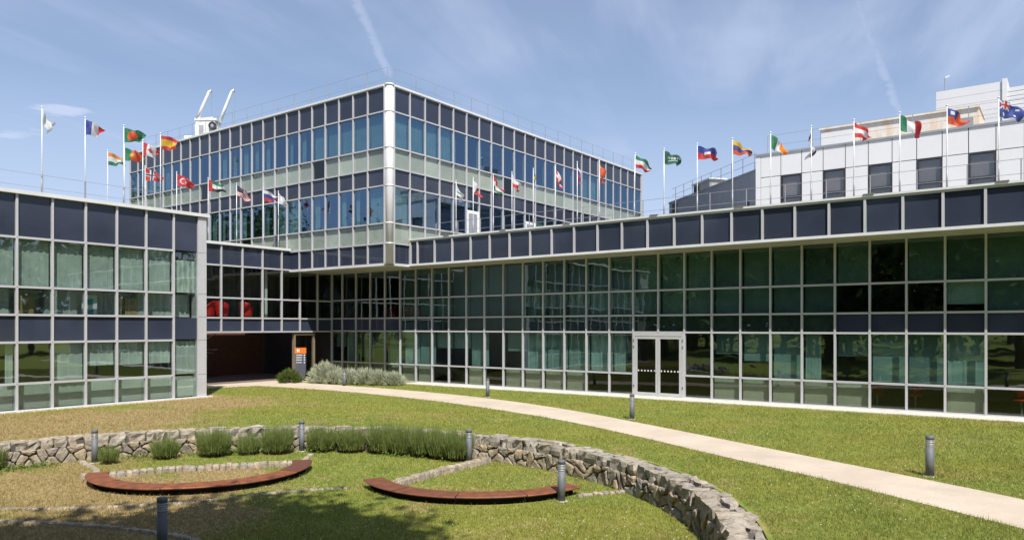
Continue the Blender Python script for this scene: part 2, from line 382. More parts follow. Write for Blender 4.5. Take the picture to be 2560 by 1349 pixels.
def smooth_line(P, n=6):
    P = [Vector((*p, 0)) for p in P]; out = []
    for i in range(len(P) - 1):
        p0, p1, p2, p3 = P[max(i - 1, 0)], P[i], P[i + 1], P[min(i + 2, len(P) - 1)]
        for j in range(n):
            t = j / n; out.append(0.5 * ((2 * p1) + (p2 - p0) * t + (2 * p0 - 5 * p1 + 4 * p2 - p3) * t * t + (3 * p1 - p0 - 3 * p2 + p3) * t ** 3))
    out.append(P[-1]); return [(p.x, p.y) for p in out]
PATH_UP = smooth_line([(11.6, -3.2), (14.1, 0.4), (15.2, 2.3), (16.0, 3.8), (17.05, 5.75), (18.9, 9.2), (20.6, 12.6), (21.9, 16.0), (22.75, 19.5), (23.25, 23.5), (23.35, 27.4), (23.4, 31.9)])
PATH_LO = smooth_line([(9.8, -3.0), (12.15, 0.5), (13.35, 2.4), (14.35, 4.1), (15.25, 5.85), (16.95, 8.9), (18.4, 11.9), (19.6, 15.4), (20.55, 19.2), (21.1, 23.3), (21.15, 27.0), (20.9, 30.2)])
def make_path():
    n = len(PATH_UP); v = []; f = []
    for (a, b) in zip(PATH_UP, PATH_LO): v += [(*a, 0.012), (*b, 0.012)]
    for i in range(n - 1): f.append((2 * i, 2 * i + 2, 2 * i + 3, 2 * i + 1))
    k = len(v); v += [(*a, -0.05) for ab in zip(PATH_UP, PATH_LO) for a in ab]
    for i in range(n - 1): f += [(2 * i, k + 2 * i, k + 2 * i + 2, 2 * i + 2), (2 * i + 1, 2 * i + 3, k + 2 * i + 3, k + 2 * i + 1)]
    struct(link(bpy.data.objects.new('path', mesh_from('path', v, f, 'gravel_path'))))
    m = MB(); m.prism([(17.6, 31.15), (21.0, 30.1), (23.45, 31.2), (24.6, 31.6), (26.85, 31.6), (26.85, 32.3), (17.6, 32.3)], -0.05, 0.008)
    struct(m.obj('pavement', 'gravel_path'))
    struct(MB().quadbox((16.4, 32.3, -0.05), (26.9, 45, 0.009)).obj('passage_paving', 'dark_paving'))
    struct(MB().quadbox((25.75, -12, -0.05), (26.9, 25.6, 0.03)).obj('concrete_strip', 'strip_concrete'))
    struct(MB().prism([(17.2, 26.9 - 0.45), (17.2, 31.4), (16.3, 31.4), (16.3, 26.9), (-12, 26.9), (-12, 26.45)], -0.05, 0.006).obj('bare_soil_strip', 'chestnut'))
make_path()

# ------------------------------------------------------------------ curtain-wall facades
curt_mesh = []
for q in range(6):
    v = []; f = []; n = 28; rr = random.Random(q)
    ph = [rr.uniform(0, 6) for _ in range(4)]; fr = [rr.uniform(3, 5), rr.uniform(6, 9), rr.uniform(11, 14)]
    rows = 7
    for j in range(rows + 1):
        for i in range(n + 1):
            x = i / n - 0.5; zz = j / rows - 0.5
            sag = (math.sin((zz + x * x * 2.4) * 16 + ph[3]) * 0.55 if q == 5 else 0)
            y = 0.5 * math.sin(fr[0] * x * 6.28 + ph[0] + zz * 0.7) + 0.3 * math.sin(fr[1] * x * 6.28 + ph[1] - zz * 0.9) + 0.15 * math.sin(fr[2] * x * 6.28 + ph[2]) + sag
            v.append((x, y, zz))
    for j in range(rows):
        for i in range(n): k = j * (n + 1) + i; f.append((k, k + 1, k + n + 2, k + n + 1))
    curt_mesh.append(mesh_from('curtain', v, f, 'curtain', smooth=True))

class Facade:
    """axis 'X': wall runs along X in plane Y=p facing -Y; axis 'Y': along Y in plane X=p facing -X"""
    def __init__(s, root, axis, p, seed=1): s.r = root; s.ax = axis; s.p = p; s.rr = random.Random(seed)
    def P(s, t, d, z): return (t, s.p + d, z) if s.ax == 'X' else (s.p + d, t, z)     # d: depth into the building
    def box(s, name, t0, t1, d0, d1, z0, z1, mat, parent=None): return box(name, s.P(t0, d0, z0), s.P(t1, d1, z1), mat, parent or s.r)
    def pane(s, t0, t1, z0, z1, mat, tilt=0.0016, name='glass_pane', d=0.02):
        o = s.box(name, t0, t1, d, d + 0.012, z0, z1, mat)
        o.rotation_euler = (s.rr.gauss(0, tilt), s.rr.gauss(0, tilt), 0) if s.ax == 'X' else (0, s.rr.gauss(0, tilt), s.rr.gauss(0, tilt)); return o
    def curtain(s, t0, t1, z0, z1, kind=None, d=0.17):
        q = s.rr.randrange(5) if kind is None else kind
        o = bpy.data.objects.new('curtain', curt_mesh[q]); o.location = s.P((t0 + t1) / 2, d, (z0 + z1) / 2)
        o.scale = (abs(t1 - t0), 0.055 if kind == 5 else 0.022, z1 - z0)
        if s.ax == 'Y': o.rotation_euler = (0, 0, R(90))
        return link(o, s.r)
    def grid(s, ts, zs, w=0.07, skip=None, ends=True, wt=None):
        wt = wt or w
        for i, t in enumerate(ts): s.box('mullion', t - w / 2, t + w / 2, -0.055, 0.06, zs[-1] - 0.002, zs[0] + 0.002, 'aluminium')
        for z in zs: s.box('transom', min(ts) - w / 2, max(ts) + w / 2, -0.050, 0.055, z - wt / 2, z + wt / 2, 'aluminium')
        m = MB()                                   # clamp screws at the crossings
        for t in ts:
            for z in zs[1:-1]:
                c = s.P(t, -0.0575, z); a = s.P(0.0, 0.004, 0.0)
                h = 0.013; p0 = s.P(t - h, -0.060, z - h); p1 = s.P(t + h, -0.053, z + h); m.quadbox(tuple(map(min, zip(p0, p1))), tuple(map(max, zip(p0, p1))))
        stuff(m.obj('clamp_screws', 'joint_grey', s.r))

# ---- two storey wing
def left_wing():
    r = thing('office_wing', 'two storey glazed office wing with corner pilaster at the end of the bridge', 'building', (10, 26.9, 0))
    r.location = (0, 0, 0)
    F = Facade(r, 'X', 26.9, 3); zs = [6.98, 5.57, 3.99, 3.10, 2.22, 0.90, 0.03]
    ts = [9.824 + 1.04274 * i for i in range(-9, 6)]; xe = 16.0
    F.grid(ts, zs); w = 0.035
    cells = list(zip(ts, ts[1:] + [xe + 0.03]))
    for ci, (a, b) in enumerate(cells):
        a += w; b -= w; k = ci - 9                # k = 0 .. 5 show in the picture, k = -1 partly
        for j in range(6):
            z1, z0 = zs[j] - w, zs[j + 1] + w
            if j in (0, 3): F.pane(a, b, z0, z1, 'spandrel', 0.0008, 'spandrel_panel'); continue
            F.pane(a, b, z0, z1, 'green_glass')
            if j == 1: F.curtain(a, b, z0, z1 - (0.30 if k == 5 else 0.0), 5 if k == 5 else None)
            if j == 2: F.box('sill_board', a - 0.03, b + 0.03, 0.95 if k in (0, 2, 3) else 0.6, 1.0, z0 - .03, z1, 'sill_board')
            if j == 4:
                if k not in (-1, 0): F.curtain(a, b, z0 + (0.45 if k in (2, 3, 4) else 0), z1)
                elif k == -1: F.curtain(a + 0.75, b, z0, z1)
            if j == 5: F.box('sill_board', a - 0.03, b + 0.03, 0.30, 0.40, z0, z1 - 0.02, 'sill_board')
    # opened sash, furniture seen through the panes
    F.box('corner_pilaster', xe, 16.35, -0.06, 0.4, 0.03, 6.93, 'aluminium')
    for z in zs[1:-1]: F.box('pilaster_joint', xe + 0.002, 16.353, -0.064, 0.3, z - 0.006, z + 0.006, 'joint_grey')
    F.box('coping', -1, 16.45, -0.14, 0.5, 6.95, 7.07, 'coping_metal')
    F.box('plinth_ledge', -1, 16.55, -0.16, 0.02, -0.02, 0.05, 'coping_metal'); F.box('plinth', -1, 16.3, -0.02, 0.3, -0.3, -0.022, 'joint_grey')
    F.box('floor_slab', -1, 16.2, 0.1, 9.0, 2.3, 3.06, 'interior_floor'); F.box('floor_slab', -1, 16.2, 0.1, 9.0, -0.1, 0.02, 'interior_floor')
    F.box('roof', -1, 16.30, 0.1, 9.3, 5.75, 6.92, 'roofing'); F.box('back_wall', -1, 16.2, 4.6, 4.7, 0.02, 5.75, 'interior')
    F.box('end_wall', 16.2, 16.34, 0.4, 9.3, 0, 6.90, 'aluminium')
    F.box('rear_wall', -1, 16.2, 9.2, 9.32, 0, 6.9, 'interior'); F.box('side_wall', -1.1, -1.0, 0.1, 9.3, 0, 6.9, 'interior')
    for x in (10.1, 13.55): tag(box('wooden_cabinet', (x, 27.5, 3.07), (x + 0.45, 28.0, 3.75), 'chestnut'), 'tan cabinet behind an upper floor sill pane of the two storey wing' if x < 12 else 'tan cabinet behind an upper sill pane beside the blue poster board', 'cabinet')
    t = thing('display_board', 'white and teal display board leaning behind an upper sill pane', 'board', (12.25, 27.35, 3.07))
    MB().quadbox((-0.25, 0, 0), (0.25, 0.03, 0.75)).obj('board', 'sign_white', t)
    for z in (0.05, 0.42): MB().quadbox((-0.2, -0.01, z), (0.12, 0.0, z + 0.2)).obj('print', 'teal_paint', t)
left_wing()

# ---- bridge
def bridge():
    r = thing('footbridge', 'glazed link bridge with dark panels above an open brick passage', 'bridge')
    Y = 32.1; F = Facade(r, 'X', Y, 5); zs = [6.62, 5.63, 4.10, 3.15, 2.48]
    ts = [20.29 + 1.1292 * i for i in range(-3, 6)]
    F.grid(ts, zs, 0.075); w = 0.038
    cells = list(zip(ts, ts[1:])) + [(ts[-1], 26.87)]
    for i, (a, b) in enumerate(cells):
        a += w; b -= w
        for j in range(4):
            z1, z0 = zs[j] - w, zs[j + 1] + w
            if j == 0 and a > 24.25: continue
            if j in (0, 3): F.pane(a, b, z0, z1, 'spandrel', 0.002, 'spandrel_panel')
            else: F.pane(a, b, z0, z1, 'clear_glass')
    F.box('transom', ts[-1], 26.87, -0.05, 0.055, 4.06, 4.14, 'aluminium'); F.box('transom', ts[-1], 26.87, -0.05, 0.055, 3.11, 3.19, 'aluminium'); F.box('transom', ts[-1], 26.87, -0.05, 0.055, 2.445, 2.52, 'aluminium')
    F.box('coping', 16.36, 24.16, -0.12, 0.3, 6.60, 6.72, 'coping_metal'); F.box('roof', 16.36, 24.15, 0.08, 3.6, 5.85, 6.58, 'roofing')
    F.box('floor_slab', 16.36, 26.85, 0.08, 3.6, 2.46, 3.10, 'soffit')
    F.box('back_wall', 16.36, 26.8, 3.5, 3.6, 3.1, 5.85, 'interior')
    for i in range(8): F.box('column', 16.9 + i * 1.3, 17.0 + i * 1.3, 3.4, 3.5, 3.1, 5.85, 'interior')
    F.box('column', 23.05, 23.20, 0.5, 0.65, 3.1, 5.85, 'white_paint')
    def chair(x, y, rz, lab):
        t = thing('red_armchair', lab, 'chair', (x, y, 3.1), 'red armchairs on the bridge', rz); t.scale = (.72, .72, .72)
        v = []; f = []; n = 12; m = 7             # bucket shell
        for j in range(m + 1):
            for i in range(n + 1):
                a = R(-150 + 300 * i / n); h = j / m; rad = 0.36 + 0.08 * h
                top = 0.42 + 0.62 * (0.5 + 0.5 * math.cos(a)) ** 0.8
                v.append((math.cos(a) * rad * (1 - 0.15 * h) * -1, math.sin(a) * rad, 0.16 + h * top))
        for j in range(m):
            for i in range(n): k = j * (n + 1) + i; f.append((k, k + 1, k + n + 2, k + n + 1))
        o = bpy.data.objects.new('shell', mesh_from('shell', v, f, 'red_fabric', smooth=True)); link(o, t)
        s = o.modifiers.new('thick', 'SOLIDIFY'); s.thickness = 0.06; s.offset = 0
        MB().tube([(0, 0, 0.20), (0, 0, 0.30), (0, 0, 0.40)], [0.30, 0.34, 0.33], 14).obj('seat', 'red_fabric', t, True)
        MB().tube([(0, 0, 0), (0, 0, 0.02), (0, 0, 0.03), (0, 0, 0.22)], [0.24, 0.24, 0.05, 0.04], 12).obj('base', 'bollard_light', t, True)
    chair(19.95, 32.6, R(160), 'red bucket armchair beside the white-framed end of the bridge, near the pilaster')
    chair(20.75, 32.75, R(35), 'red bucket armchair in the middle of the bridge behind glass')
    chair(22.0, 32.65, R(20), 'red bucket armchair beside the white column on the bridge')
    # timber door frame under the bridge end
    t = thing('timber_doorway', 'timber framed dark doorway under the bridge behind the sign', 'door', (0, 0, 0))
    for x in (24.48, 25.72): box('post', (x, 32.12, 0), (x + 0.09, 32.3, 2.30), 'timber', t)
    box('lintel', (24.48, 32.12, 2.302), (25.81, 32.3, 2.40), 'timber', t)
    box('door_glass', (24.62, 32.20, 0), (25.71, 32.22, 2.3), 'clear_glass', t)
    b = thing('brick_wall', 'dark red brick wall inside the passage under the bridge', 'wall')
    MB().quadbox((0, 0, 0), (7.3, 0.25, 5.5)).obj('brickwork', 'brickwork', b, loc=(19.6, 38.2, 0))
    st = thing('outdoor_stair', 'metal stair with sloping handrails against the brick wall in the passage', 'stair', (20.6, 36.9, 0))
    for k in range(9): MB().quadbox((0.28 * k, 0, 0.17 * k + 0.12), (0.28 * k + 0.30, 1.0, 0.17 * k + 0.17)).obj('tread', 'rail_grey', st)
    for y in (0.0, 1.0):
        hr = MB().tube([(0, y, 0.95), (2.5, y, 2.45)], 0.025, 6).obj('handrail', 'bollard_light', st)
        MB().quadbox((0, y - 0.02, 0), (0.06, y + 0.02, 0.95)).obj('newel', 'rail_grey', hr)
bridge()

# ---- central block
BX, BY = 24.2, 24.9
def block():
    r = thing('office_block', 'three storey glazed office block with round white corner column', 'building')
    zs = [13.74, 12.6, 10.95, 10.0, 9.2, 7.48, 6.55, 5.62]; w = 0.029; rr = random.Random(11)
    FL = Facade(r, 'Y', BX, 21); FR = Facade(r, 'X', BY, 22)
    tl = [25.18] + [26.29 + 1.00689 * i for i in range(0, 23)]; tr = [24.50] + [25.525 + 1.034 * i for i in range(0, 24)]
    for F, ts in ((FL, tl), (FR, tr)):
        F.grid(ts, zs, 0.058)
        for ci, (a, b) in enumerate(zip(ts, ts[1:])):
            a += w; b -= w; door = F is FR and ci in (5, 10)
            for j in range(7):
                z1, z0 = zs[j] - w, zs[j + 1] + w
                if F is FR and j == 6 and a > 25.4: continue
                if door and j in (4, 5):
                    if j == 4:
                        d = F.box('terrace_door', a, b, -0.02, 0.03, 6.72, 8.75, 'white_paint'); F.box('door_panel', a + 0.14, b - 0.14, -0.028, 0.035, 6.9, 8.6, 'rail_grey'); F.pane(a, b, 8.78, z1, 'blue_glass')
                    continue
                if j in (0, 3, 6): F.pane(a, b, z0, z1, 'spandrel', 0.0012, 'spandrel_panel'); continue
                if j in (1, 4):
                    F.pane(a, b, z0, z1, 'blue_glass', 0.0012)
                    q = F.rr.random()
                    if ci < 4 and j == 1 or ci == 0: F.curtain(a, b, z0, z1)
                    elif q < 0.60: F.curtain(a, a + F.rr.uniform(0.2, 0.42), z0, z1) if F is FR else F.curtain(b - F.rr.uniform(0.2, 0.42), b, z0, z1)
                    elif q < 0.68: F.curtain(a, b, z0, z1)
                else:
                    F.pane(a, b, z0, z1, 'pale_glass', 0.0012)
                    if F.rr.random() < 0.90: F.box('sill_board', a - 0.03, b + 0.03, 0.065, 0.11, z0 - 0.03, z1 + 0.03, 'sill_board')
    # round corner column with joint rings
    cx, cy = BX + 0.16, BY + 0.14
    MB().tube([(cx, cy, 5.62), (cx, cy, 13.80)], 0.185, 20).obj('corner_column', 'column_paint', r, True)
    for z in zs[1:-1]: MB().tube([(cx, cy, z - 0.03), (cx, cy, z + 0.03)], 0.20, 20).obj('column_ring', 'coping_metal', r, True)
    MB().tube([(cx, cy, 13.78), (cx, cy, 13.86)], 0.215, 20).obj('column_cap', 'coping_metal', r, True)
    FL.box('coping', BY + 0.3, 48.5, -0.09, 0.35, 13.74, 13.83, 'coping_metal'); FR.box('coping', BX + 0.3, 49.4, -0.09, 0.35, 13.742, 13.832, 'coping_metal')
    FL.box('edge_trim', BY + 0.3, 48.5, -0.06, 0.3, 5.53, 5.60, 'coping_metal'); FR.box('edge_trim', BX + 0.3, 25.45, -0.06, 0.3, 5.532, 5.602, 'coping_metal')
    box('soffit', (BX + 0.06, BY + 0.06, 5.545), (49.3, 48.4, 5.61), 'soffit', r)
    for z0, z1 in ((5.615, 6.5), (9.25, 9.95), (12.65, 13.72)): box('floor_slab', (BX + 0.1, BY + 0.1, z0), (49.3, 48.4, z1), 'interior_floor', r)
    for z0, z1 in ((6.505, 9.245), (9.955, 12.645)):
        box('core_wall', (BX + 4.2, BY + 4.2, z0), (49.2, 48.3, z1), 'interior', r)
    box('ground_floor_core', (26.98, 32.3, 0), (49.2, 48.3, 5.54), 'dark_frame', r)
    box('end_wall', (49.3, BY + 0.08, 5.6), (49.42, 48.4, 13.73), 'aluminium', r); box('rear_wall', (BX + 0.08, 48.4, 5.6), (49.3, 48.5, 13.73), 'aluminium', r)
    box('end_pilaster', (49.25, BY - 0.06, 5.62), (49.48, BY + 0.075, 13.73), 'aluminium', r)
    # ceiling lamps as white-painted boxes
    for i in range(6):
        for z in (9.235, 12.63): box('ceiling_lamp', (26.3 + i * 3.4, 26.4, z - 0.06), (27.5 + i * 3.4, 26.9, z), 'white_paint', r)
block()

# ---- right wing: recessed glass wall below an overhanging dark fascia
def right_wing():
    r = thing('office_wing', 'long glazed office wing with overhanging dark fascia along the lawn', 'building')
    WX, EX = 26.9, 25.5
    F = Facade(r, 'Y', WX, 31); zs = [5.58, 4.14, 3.17, 2.51, 0.87, 0.03]; w = 0.033
    ts = [31.212 - 1.0816 * i for i in range(0, 38)]; rr = random.Random(5)
    door = 16                                        # cells 16,17: double door
    for i, t in enumerate(ts):
        zb = 2.51 if i == door + 1 else 0.03
        F.box('mullion', t - w, t + w, -0.055, 0.06, zb - 0.002, 5.582, 'aluminium')
    F.box('mullion', 32.02, 32.1, -0.055, 0.06, 0.03, 5.58, 'aluminium')
    dt1, dt0 = ts[door], ts[door + 2]
    for z in zs:
        if z < 1.0:
            F.box('transom', dt1, 32.1, -0.05, 0.055, z - w, z + w, 'aluminium'); F.box('transom', ts[-1], dt0, -0.05, 0.055, z - w, z + w, 'aluminium')
        else: F.box('transom', ts[-1], 32.1, -0.05, 0.055, z - w, z + w, 'aluminium')
    m = MB()
    for t in ts:
        for z in zs[1:-1]: m.quadbox((WX - 0.060, t - 0.013, z - 0.013), (WX - 0.053, t + 0.013, z + 0.013))
    stuff(m.obj('clamp_screws', 'joint_grey', r))
    cells = [(31.212, 32.1)] + list(zip(ts[1:], ts))
    for ci, (a, b) in enumerate(cells):
        a += w; b -= w; k = ci - 1                  # k = 0 .. 27 : from the inner corner to the frame's edge
        for j in range(5):
            z1, z0 = zs[j] - w, zs[j + 1] + w
            if j >= 3 and k in (door, door + 1): continue
            if j == 2 and (k <= 3 or k >= 23): F.pane(a, b, z0, z1, 'spandrel', 0.0012, 'spandrel_panel'); continue
            F.pane(a, b, z0, z1, 'smoke_glass' if j == 4 else 'wing_glass', 0.0022)
            if j in (0, 1) and k >= 4 and not (k in (24,) and j == 0) and not (k in (23, 24, 25) and j == 1): 
                if k == 26 and j == 1: F.box('roller_blind', a, b, 0.2, 0.21, z0 + 0.22, z1, 'sun_blind')
                else: F.box('roller_blind', a, b, 0.30, 0.31, z0 - (0.04 if j == 0 else 0), z1, 'wing_blind')
            elif j == 2: F.box('roller_blind', a, b, 0.30, 0.31, z0, z1, 'wing_blind')
            elif j == 3:
                q = rr.random()
                if k in (6, 7): F.curtain(a, b, z0 + 0.8, z1, None, 0.35)
                elif k in (9, 18, 27, 28): pass
                elif q < 0.16: F.curtain(a, b, z0, z1, None, 0.35)
                elif q < 0.86: F.box('roller_blind', a, b, 0.30, 0.31, z0 + (0 if rr.random() < .6 else rr.uniform(.2, .9)), z1, 'wing_blind')
                else: F.curtain(a + 0.5, b, z0, z1, None, 0.35)
            elif j == 4 and k not in (6, 7, 9, 14, 15, 18, 24, 25, 27): F.box('roller_blind', a, b, 0.16, 0.17, z0, z1, 'sun_blind')
    # double door
    d = F.box('door_frame', dt0, dt0 + 0.10, -0.075, 0.05, 0.03, 2.47, 'aluminium')
    F.box('door_frame', dt1 - 0.10, dt1, -0.075, 0.05, 0.03, 2.47, 'aluminium'); F.box('door_frame', dt0 + 0.1, dt1 - 0.1, -0.074, 0.05, 2.36, 2.47, 'aluminium')
    mid = (dt0 + dt1) / 2
    for a, b in ((dt0 + 0.105, mid - 0.004), (mid + 0.004, dt1 - 0.105)):
        fr = MB()
        for (y0, y1, z0, z1) in ((a, a + 0.09, 0.04, 2.34), (b - 0.09, b, 0.04, 2.34), (a + 0.09, b - 0.09, 0.04, 0.16), (a + 0.09, b - 0.09, 2.25, 2.34)):
            fr.quadbox((WX - 0.07, y0, z0), (WX - 0.02, y1, z1))
        lf = fr.obj('door_leaf', 'aluminium', r)
        box('door_glass', (WX - 0.045, a + 0.09, 0.16), (WX - 0.037, b - 0.09, 2.25), 'clear_glass', lf)
        n = 6
        for i in range(n):
            y = a + 0.14 + (b - a - 0.28) * i / (n - 1); MB().quadbox((WX - 0.050, y - 0.025, 0.98), (WX - 0.047, y + 0.025, 1.035)).obj('glass_marking', 'sign_white', lf)
    MB().tube([(WX - 0.08, mid + 0.06, 0.95), (WX - 0.13, mid + 0.06, 0.97), (WX - 0.13, mid + 0.06, 1.15), (WX - 0.08, mid + 0.06, 1.17)], 0.013, 6).obj('door_handle', 'bollard_light', lf)
    for y in (dt0 + 0.05, dt1 - 0.05):
        for z in (0.35, 1.9, 2.15): MB().quadbox((WX - 0.095, y - 0.02, z), (WX - 0.076, y + 0.02, z + 0.09)).obj('hinge', 'joint_grey', r)
    # fascia
    E_ = Facade(r, 'Y', EX, 33); te = [24.339 - 1.06782 * i for i in range(0, 30)]; z1, z0 = 6.70, 5.66
    for t in [24.80] + te: E_.box('mullion', t - 0.036, t + 0.036, -0.055, 0.05, z0, z1, 'aluminium')
    tt = [24.80] + te
    for b, a in zip(tt, tt[1:]): E_.pane(a + 0.036, b - 0.036, z0, z1, 'spandrel', 0.0012, 'spandrel_panel')
    E_.box('bottom_rail', te[-1], 24.84, -0.06, 0.06, 5.57, 5.66, 'coping_metal'); E_.box('top_rail', te[-1], 24.84, -0.05, 0.06, 6.70, 6.76, 'aluminium')
    E_.box('coping', te[-1], 24.84, -0.10, 0.35, 6.763, 6.83, 'coping_metal')
    for t in (22.5, 19.3, 16.1, 12.3, 9.1, 5.0, 1.5): E_.box('coping_clip', t - 0.16, t + 0.16, -0.13, 0.1, 6.83, 6.86, 'joint_grey')
    box('soffit', (EX + 0.06, te[-1], 5.585), (WX + 0.2, BY + 0.05, 5.66), 'soffit', r)
    box('roof', (EX + 0.06, te[-1], 6.5), (39.9, BY - 0.08, 6.70), 'roofing', r)
    box('ceiling', (WX + 0.2, te[-1], 5.46), (39.9, 32.0, 5.54), 'interior', r)
    box('floor_slab', (WX + 0.1, te[-1], 2.56), (35, 32, 3.1), 'interior_floor', r); box('floor_slab', (WX + 0.07, te[-1], -0.1), (35, 32, 0.02), 'interior_floor', r)
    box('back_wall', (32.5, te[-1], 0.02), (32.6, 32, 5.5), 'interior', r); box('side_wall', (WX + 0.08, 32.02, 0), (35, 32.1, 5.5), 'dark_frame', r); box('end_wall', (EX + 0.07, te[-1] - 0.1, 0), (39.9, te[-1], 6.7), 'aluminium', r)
    CH = {0: 'red chair beside a drawn pale blind behind the ground floor glass', 1: 'red chair next to another red chair behind the ground floor glass', 3: 'red chair in the dark end bay behind the ground floor glass'}
    for i in range(7):
        s = thing('office_chair', CH[i], 'chair', (27.8, 5.2 - 1.15 * i - (0.0 if i < 2 else 0.6), 0.02), 'red chairs inside the long wing') if i in (0, 1, 3) else None
        if s:
            MB().tube([(0, 0, 0), (0, 0, 0.42)], 0.03, 8).obj('stem', 'bollard_light', s); MB().tube([(0, 0, 0.42), (0, 0, 0.47)], [0.22, 0.23], 14).obj('seat', 'red_fabric', s, True)
            MB().tube([(0.20, 0, 0.5), (0.26, 0, 0.7), (0.28, 0, 0.9)], [0.10, 0.19, 0.12], 12).obj('backrest', 'red_fabric', s, True)
right_wing()

# ---- white panelled building behind the right wing
def white_building():
    r = thing('panel_building', 'white panelled building with dark framed square windows behind the long wing', 'building')
    X = 40.0; seams = [13.16 - 1.055 * i for i in range(0, 26)]; z = [11.80, 10.64, 8.7, 6.7]
    F = Facade(r, 'Y', X, 44); g = 0.018
    for i, (b, a) in enumerate(zip(seams, seams[1:])):
        F.box('cladding_panel', a + g, b - g, 0, 0.05, z[1] + g, z[0], 'panel_white')
        if i % 2 == 0: F.box('cladding_panel', a + g, b - g, 0, 0.05, z[3], z[1] - g, 'panel_white')
        else:
            fr = MB(); t = 0.07
            for (y0, y1, z0, z1) in ((a, a + t, 7.0, z[1]), (b - t, b, 7.0, z[1]), (a + t, b - t, z[1] - t, z[1]), (a + t, b - t, 9.44, 9.54), (a + t, b - t, 7.0, 7.1)):
                fr.quadbox((X - 0.02, y0, z0), (X + 0.12, y1, z1))
            o = fr.obj('window', 'dark_frame', r)
            p = F.box('pane', a + t, b - t, 0.06, 0.075, 9.54, z[1] - t, 'grey_glass', o); F.box('pane', a + t, b - t, 0.06, 0.075, 7.1, 9.44, 'grey_glass', o)
            F.box('roller_blind', a + t, b - t, 0.14, 0.15, 7.1, z[1] - t, 'office_blind', o)
            F.box('cladding_panel', a + g, b - g, 0, 0.05, z[3], 7.0, 'panel_white')
    F.box('corner_trim', 13.16, 13.42, -0.01, 0.3, 6.7, 11.86, 'panel_white')
    box('backing', (X + 0.2, seams[-1], 6.7), (X + 9, 13.3, 11.7), 'joint_grey', r); F.box('backing', seams[-1], 13.16, 0.045, 0.05 + 0.0, 6.7, 6.71, 'joint_grey')
    box('coping', (X - 0.06, seams[-1], 11.80), (X + 0.5, 13.42, 11.90), 'rail_grey', r); box('roof', (X + 0.5, seams[-1], 11.5), (X + 12, 13.3, 11.78), 'roofing', r)
    p = thing('rooftop_penthouse', 'weathered low concrete penthouse on the white building roof', 'penthouse', (46, 7.7, 11.8))
    MB().quadbox((0, -3.95, 0), (3, 3.95, 2.38)).obj('wall', 'stained_concrete', p); MB().quadbox((-0.12, -4.0, 2.38), (3.1, 4.0, 2.5)).obj('parapet', 'stained_concrete', p)
    MB().quadbox((-0.05, 2.2, 0), (-0.003, 3.9, 2.2)).obj('render_panel', 'panel_white', p); MB().quadbox((-0.04, -3.7, 0), (-0.004, -3.0, 1.9)).obj('doorway', 'rail_grey', p)
    q = thing('rooftop_tower', 'tall pale clad plant tower with ribbed cladding and a thin antenna', 'tower', (54, 0, 11.7))
    for k in range(11): MB().quadbox((0, 3.2, 0.53 * k), (2, 6.7, 0.53 * k + 0.515)).obj('cladding_strip', 'panel_white', q)
    MB().quadbox((0.05, -8, 0), (2, 6.65, 5.3)).obj('core', 'joint_grey', q); MB().quadbox((-0.1, 2.95, 0), (2.05, 3.2, 5.95)).obj('corner_fin', 'panel_white', q)
    for k in range(20): MB().quadbox((0, -8, 0.27 * k), (1.9, 2.95, 0.27 * k + 0.24)).obj('rib', 'panel_white', q)
    MB().quadbox((-0.05, -2.0, 3.0), (-0.005, 1.2, 3.6)).obj('louvre_window', 'dark_frame', q)
    an = MB().tube([(0.3, 6.25, 5.7), (0.3, 6.25, 6.75)], 0.03, 6).obj('antenna', 'rail_grey', q); MB().tube([(0.3, 6.25, 6.7), (0.3, 6.0, 6.78)], 0.04, 6).obj('antenna_head', 'sign_white', an)
    # grey metal clad wall running back
    w = thing('clad_building', 'grey metal clad building running back beside the white building', 'building', (40.3, 13.45, 0), None, math.atan2(8.39, 7.27))
    L = 11.1; n = 15
    for i in range(n): MB().quadbox((L * i / n + 0.008, 0, 6.5), (L * (i + 1) / n - 0.008, 0.05, 11.1)).obj('cladding_panel', 'grey_cladding', w)
    MB().quadbox((0, 0.03, 6.5), (L, -7, 11.0)).obj('core', 'joint_grey', w); MB().quadbox((-0.02, 0.08, 11.1), (L + 0.05, -7, 11.2)).obj('coping', 'rail_grey', w)
    MB().quadbox((0.7, 0.045, 7.6), (1.1, 0.056, 9.6)).obj('slit_window', 'dark_frame', w); MB().quadbox((L - 1.3, 0.045, 6.5), (L - 0.5, 0.056, 11.0)).obj('slit_window', 'dark_frame', w)
    for i in range(9): MB().tube([(0.4 + 1.25 * i, -0.1, 11.2), (0.4 + 1.25 * i, -0.1, 12.1)], 0.018, 5).obj('rail_post', 'rail_grey', w)
    for z in (11.65, 12.1): MB().tube([(0.2, -0.1, z), (L - 0.1, -0.1, z)], 0.011, 5).obj('rail', 'rail_grey', w)
    u = thing('rooftop_unit', 'flat metal air handling unit on the grey clad roof', 'machine', (45.2, 18.6, 11.2), None, math.atan2(8.39, 7.27))
    MB().quadbox((-1.1, -1.0, 0), (1.1, 0.0, 0.62)).obj('casing', 'bollard_light', u); MB().quadbox((-1.25, -1.1, 0.62), (1.2, 0.1, 0.70)).obj('lid', 'coping_metal', u); MB().quadbox((0.3, 0.0, 0.1), (1.0, 0.02, 0.55)).obj('grille', 'dark_frame', u)
white_building()

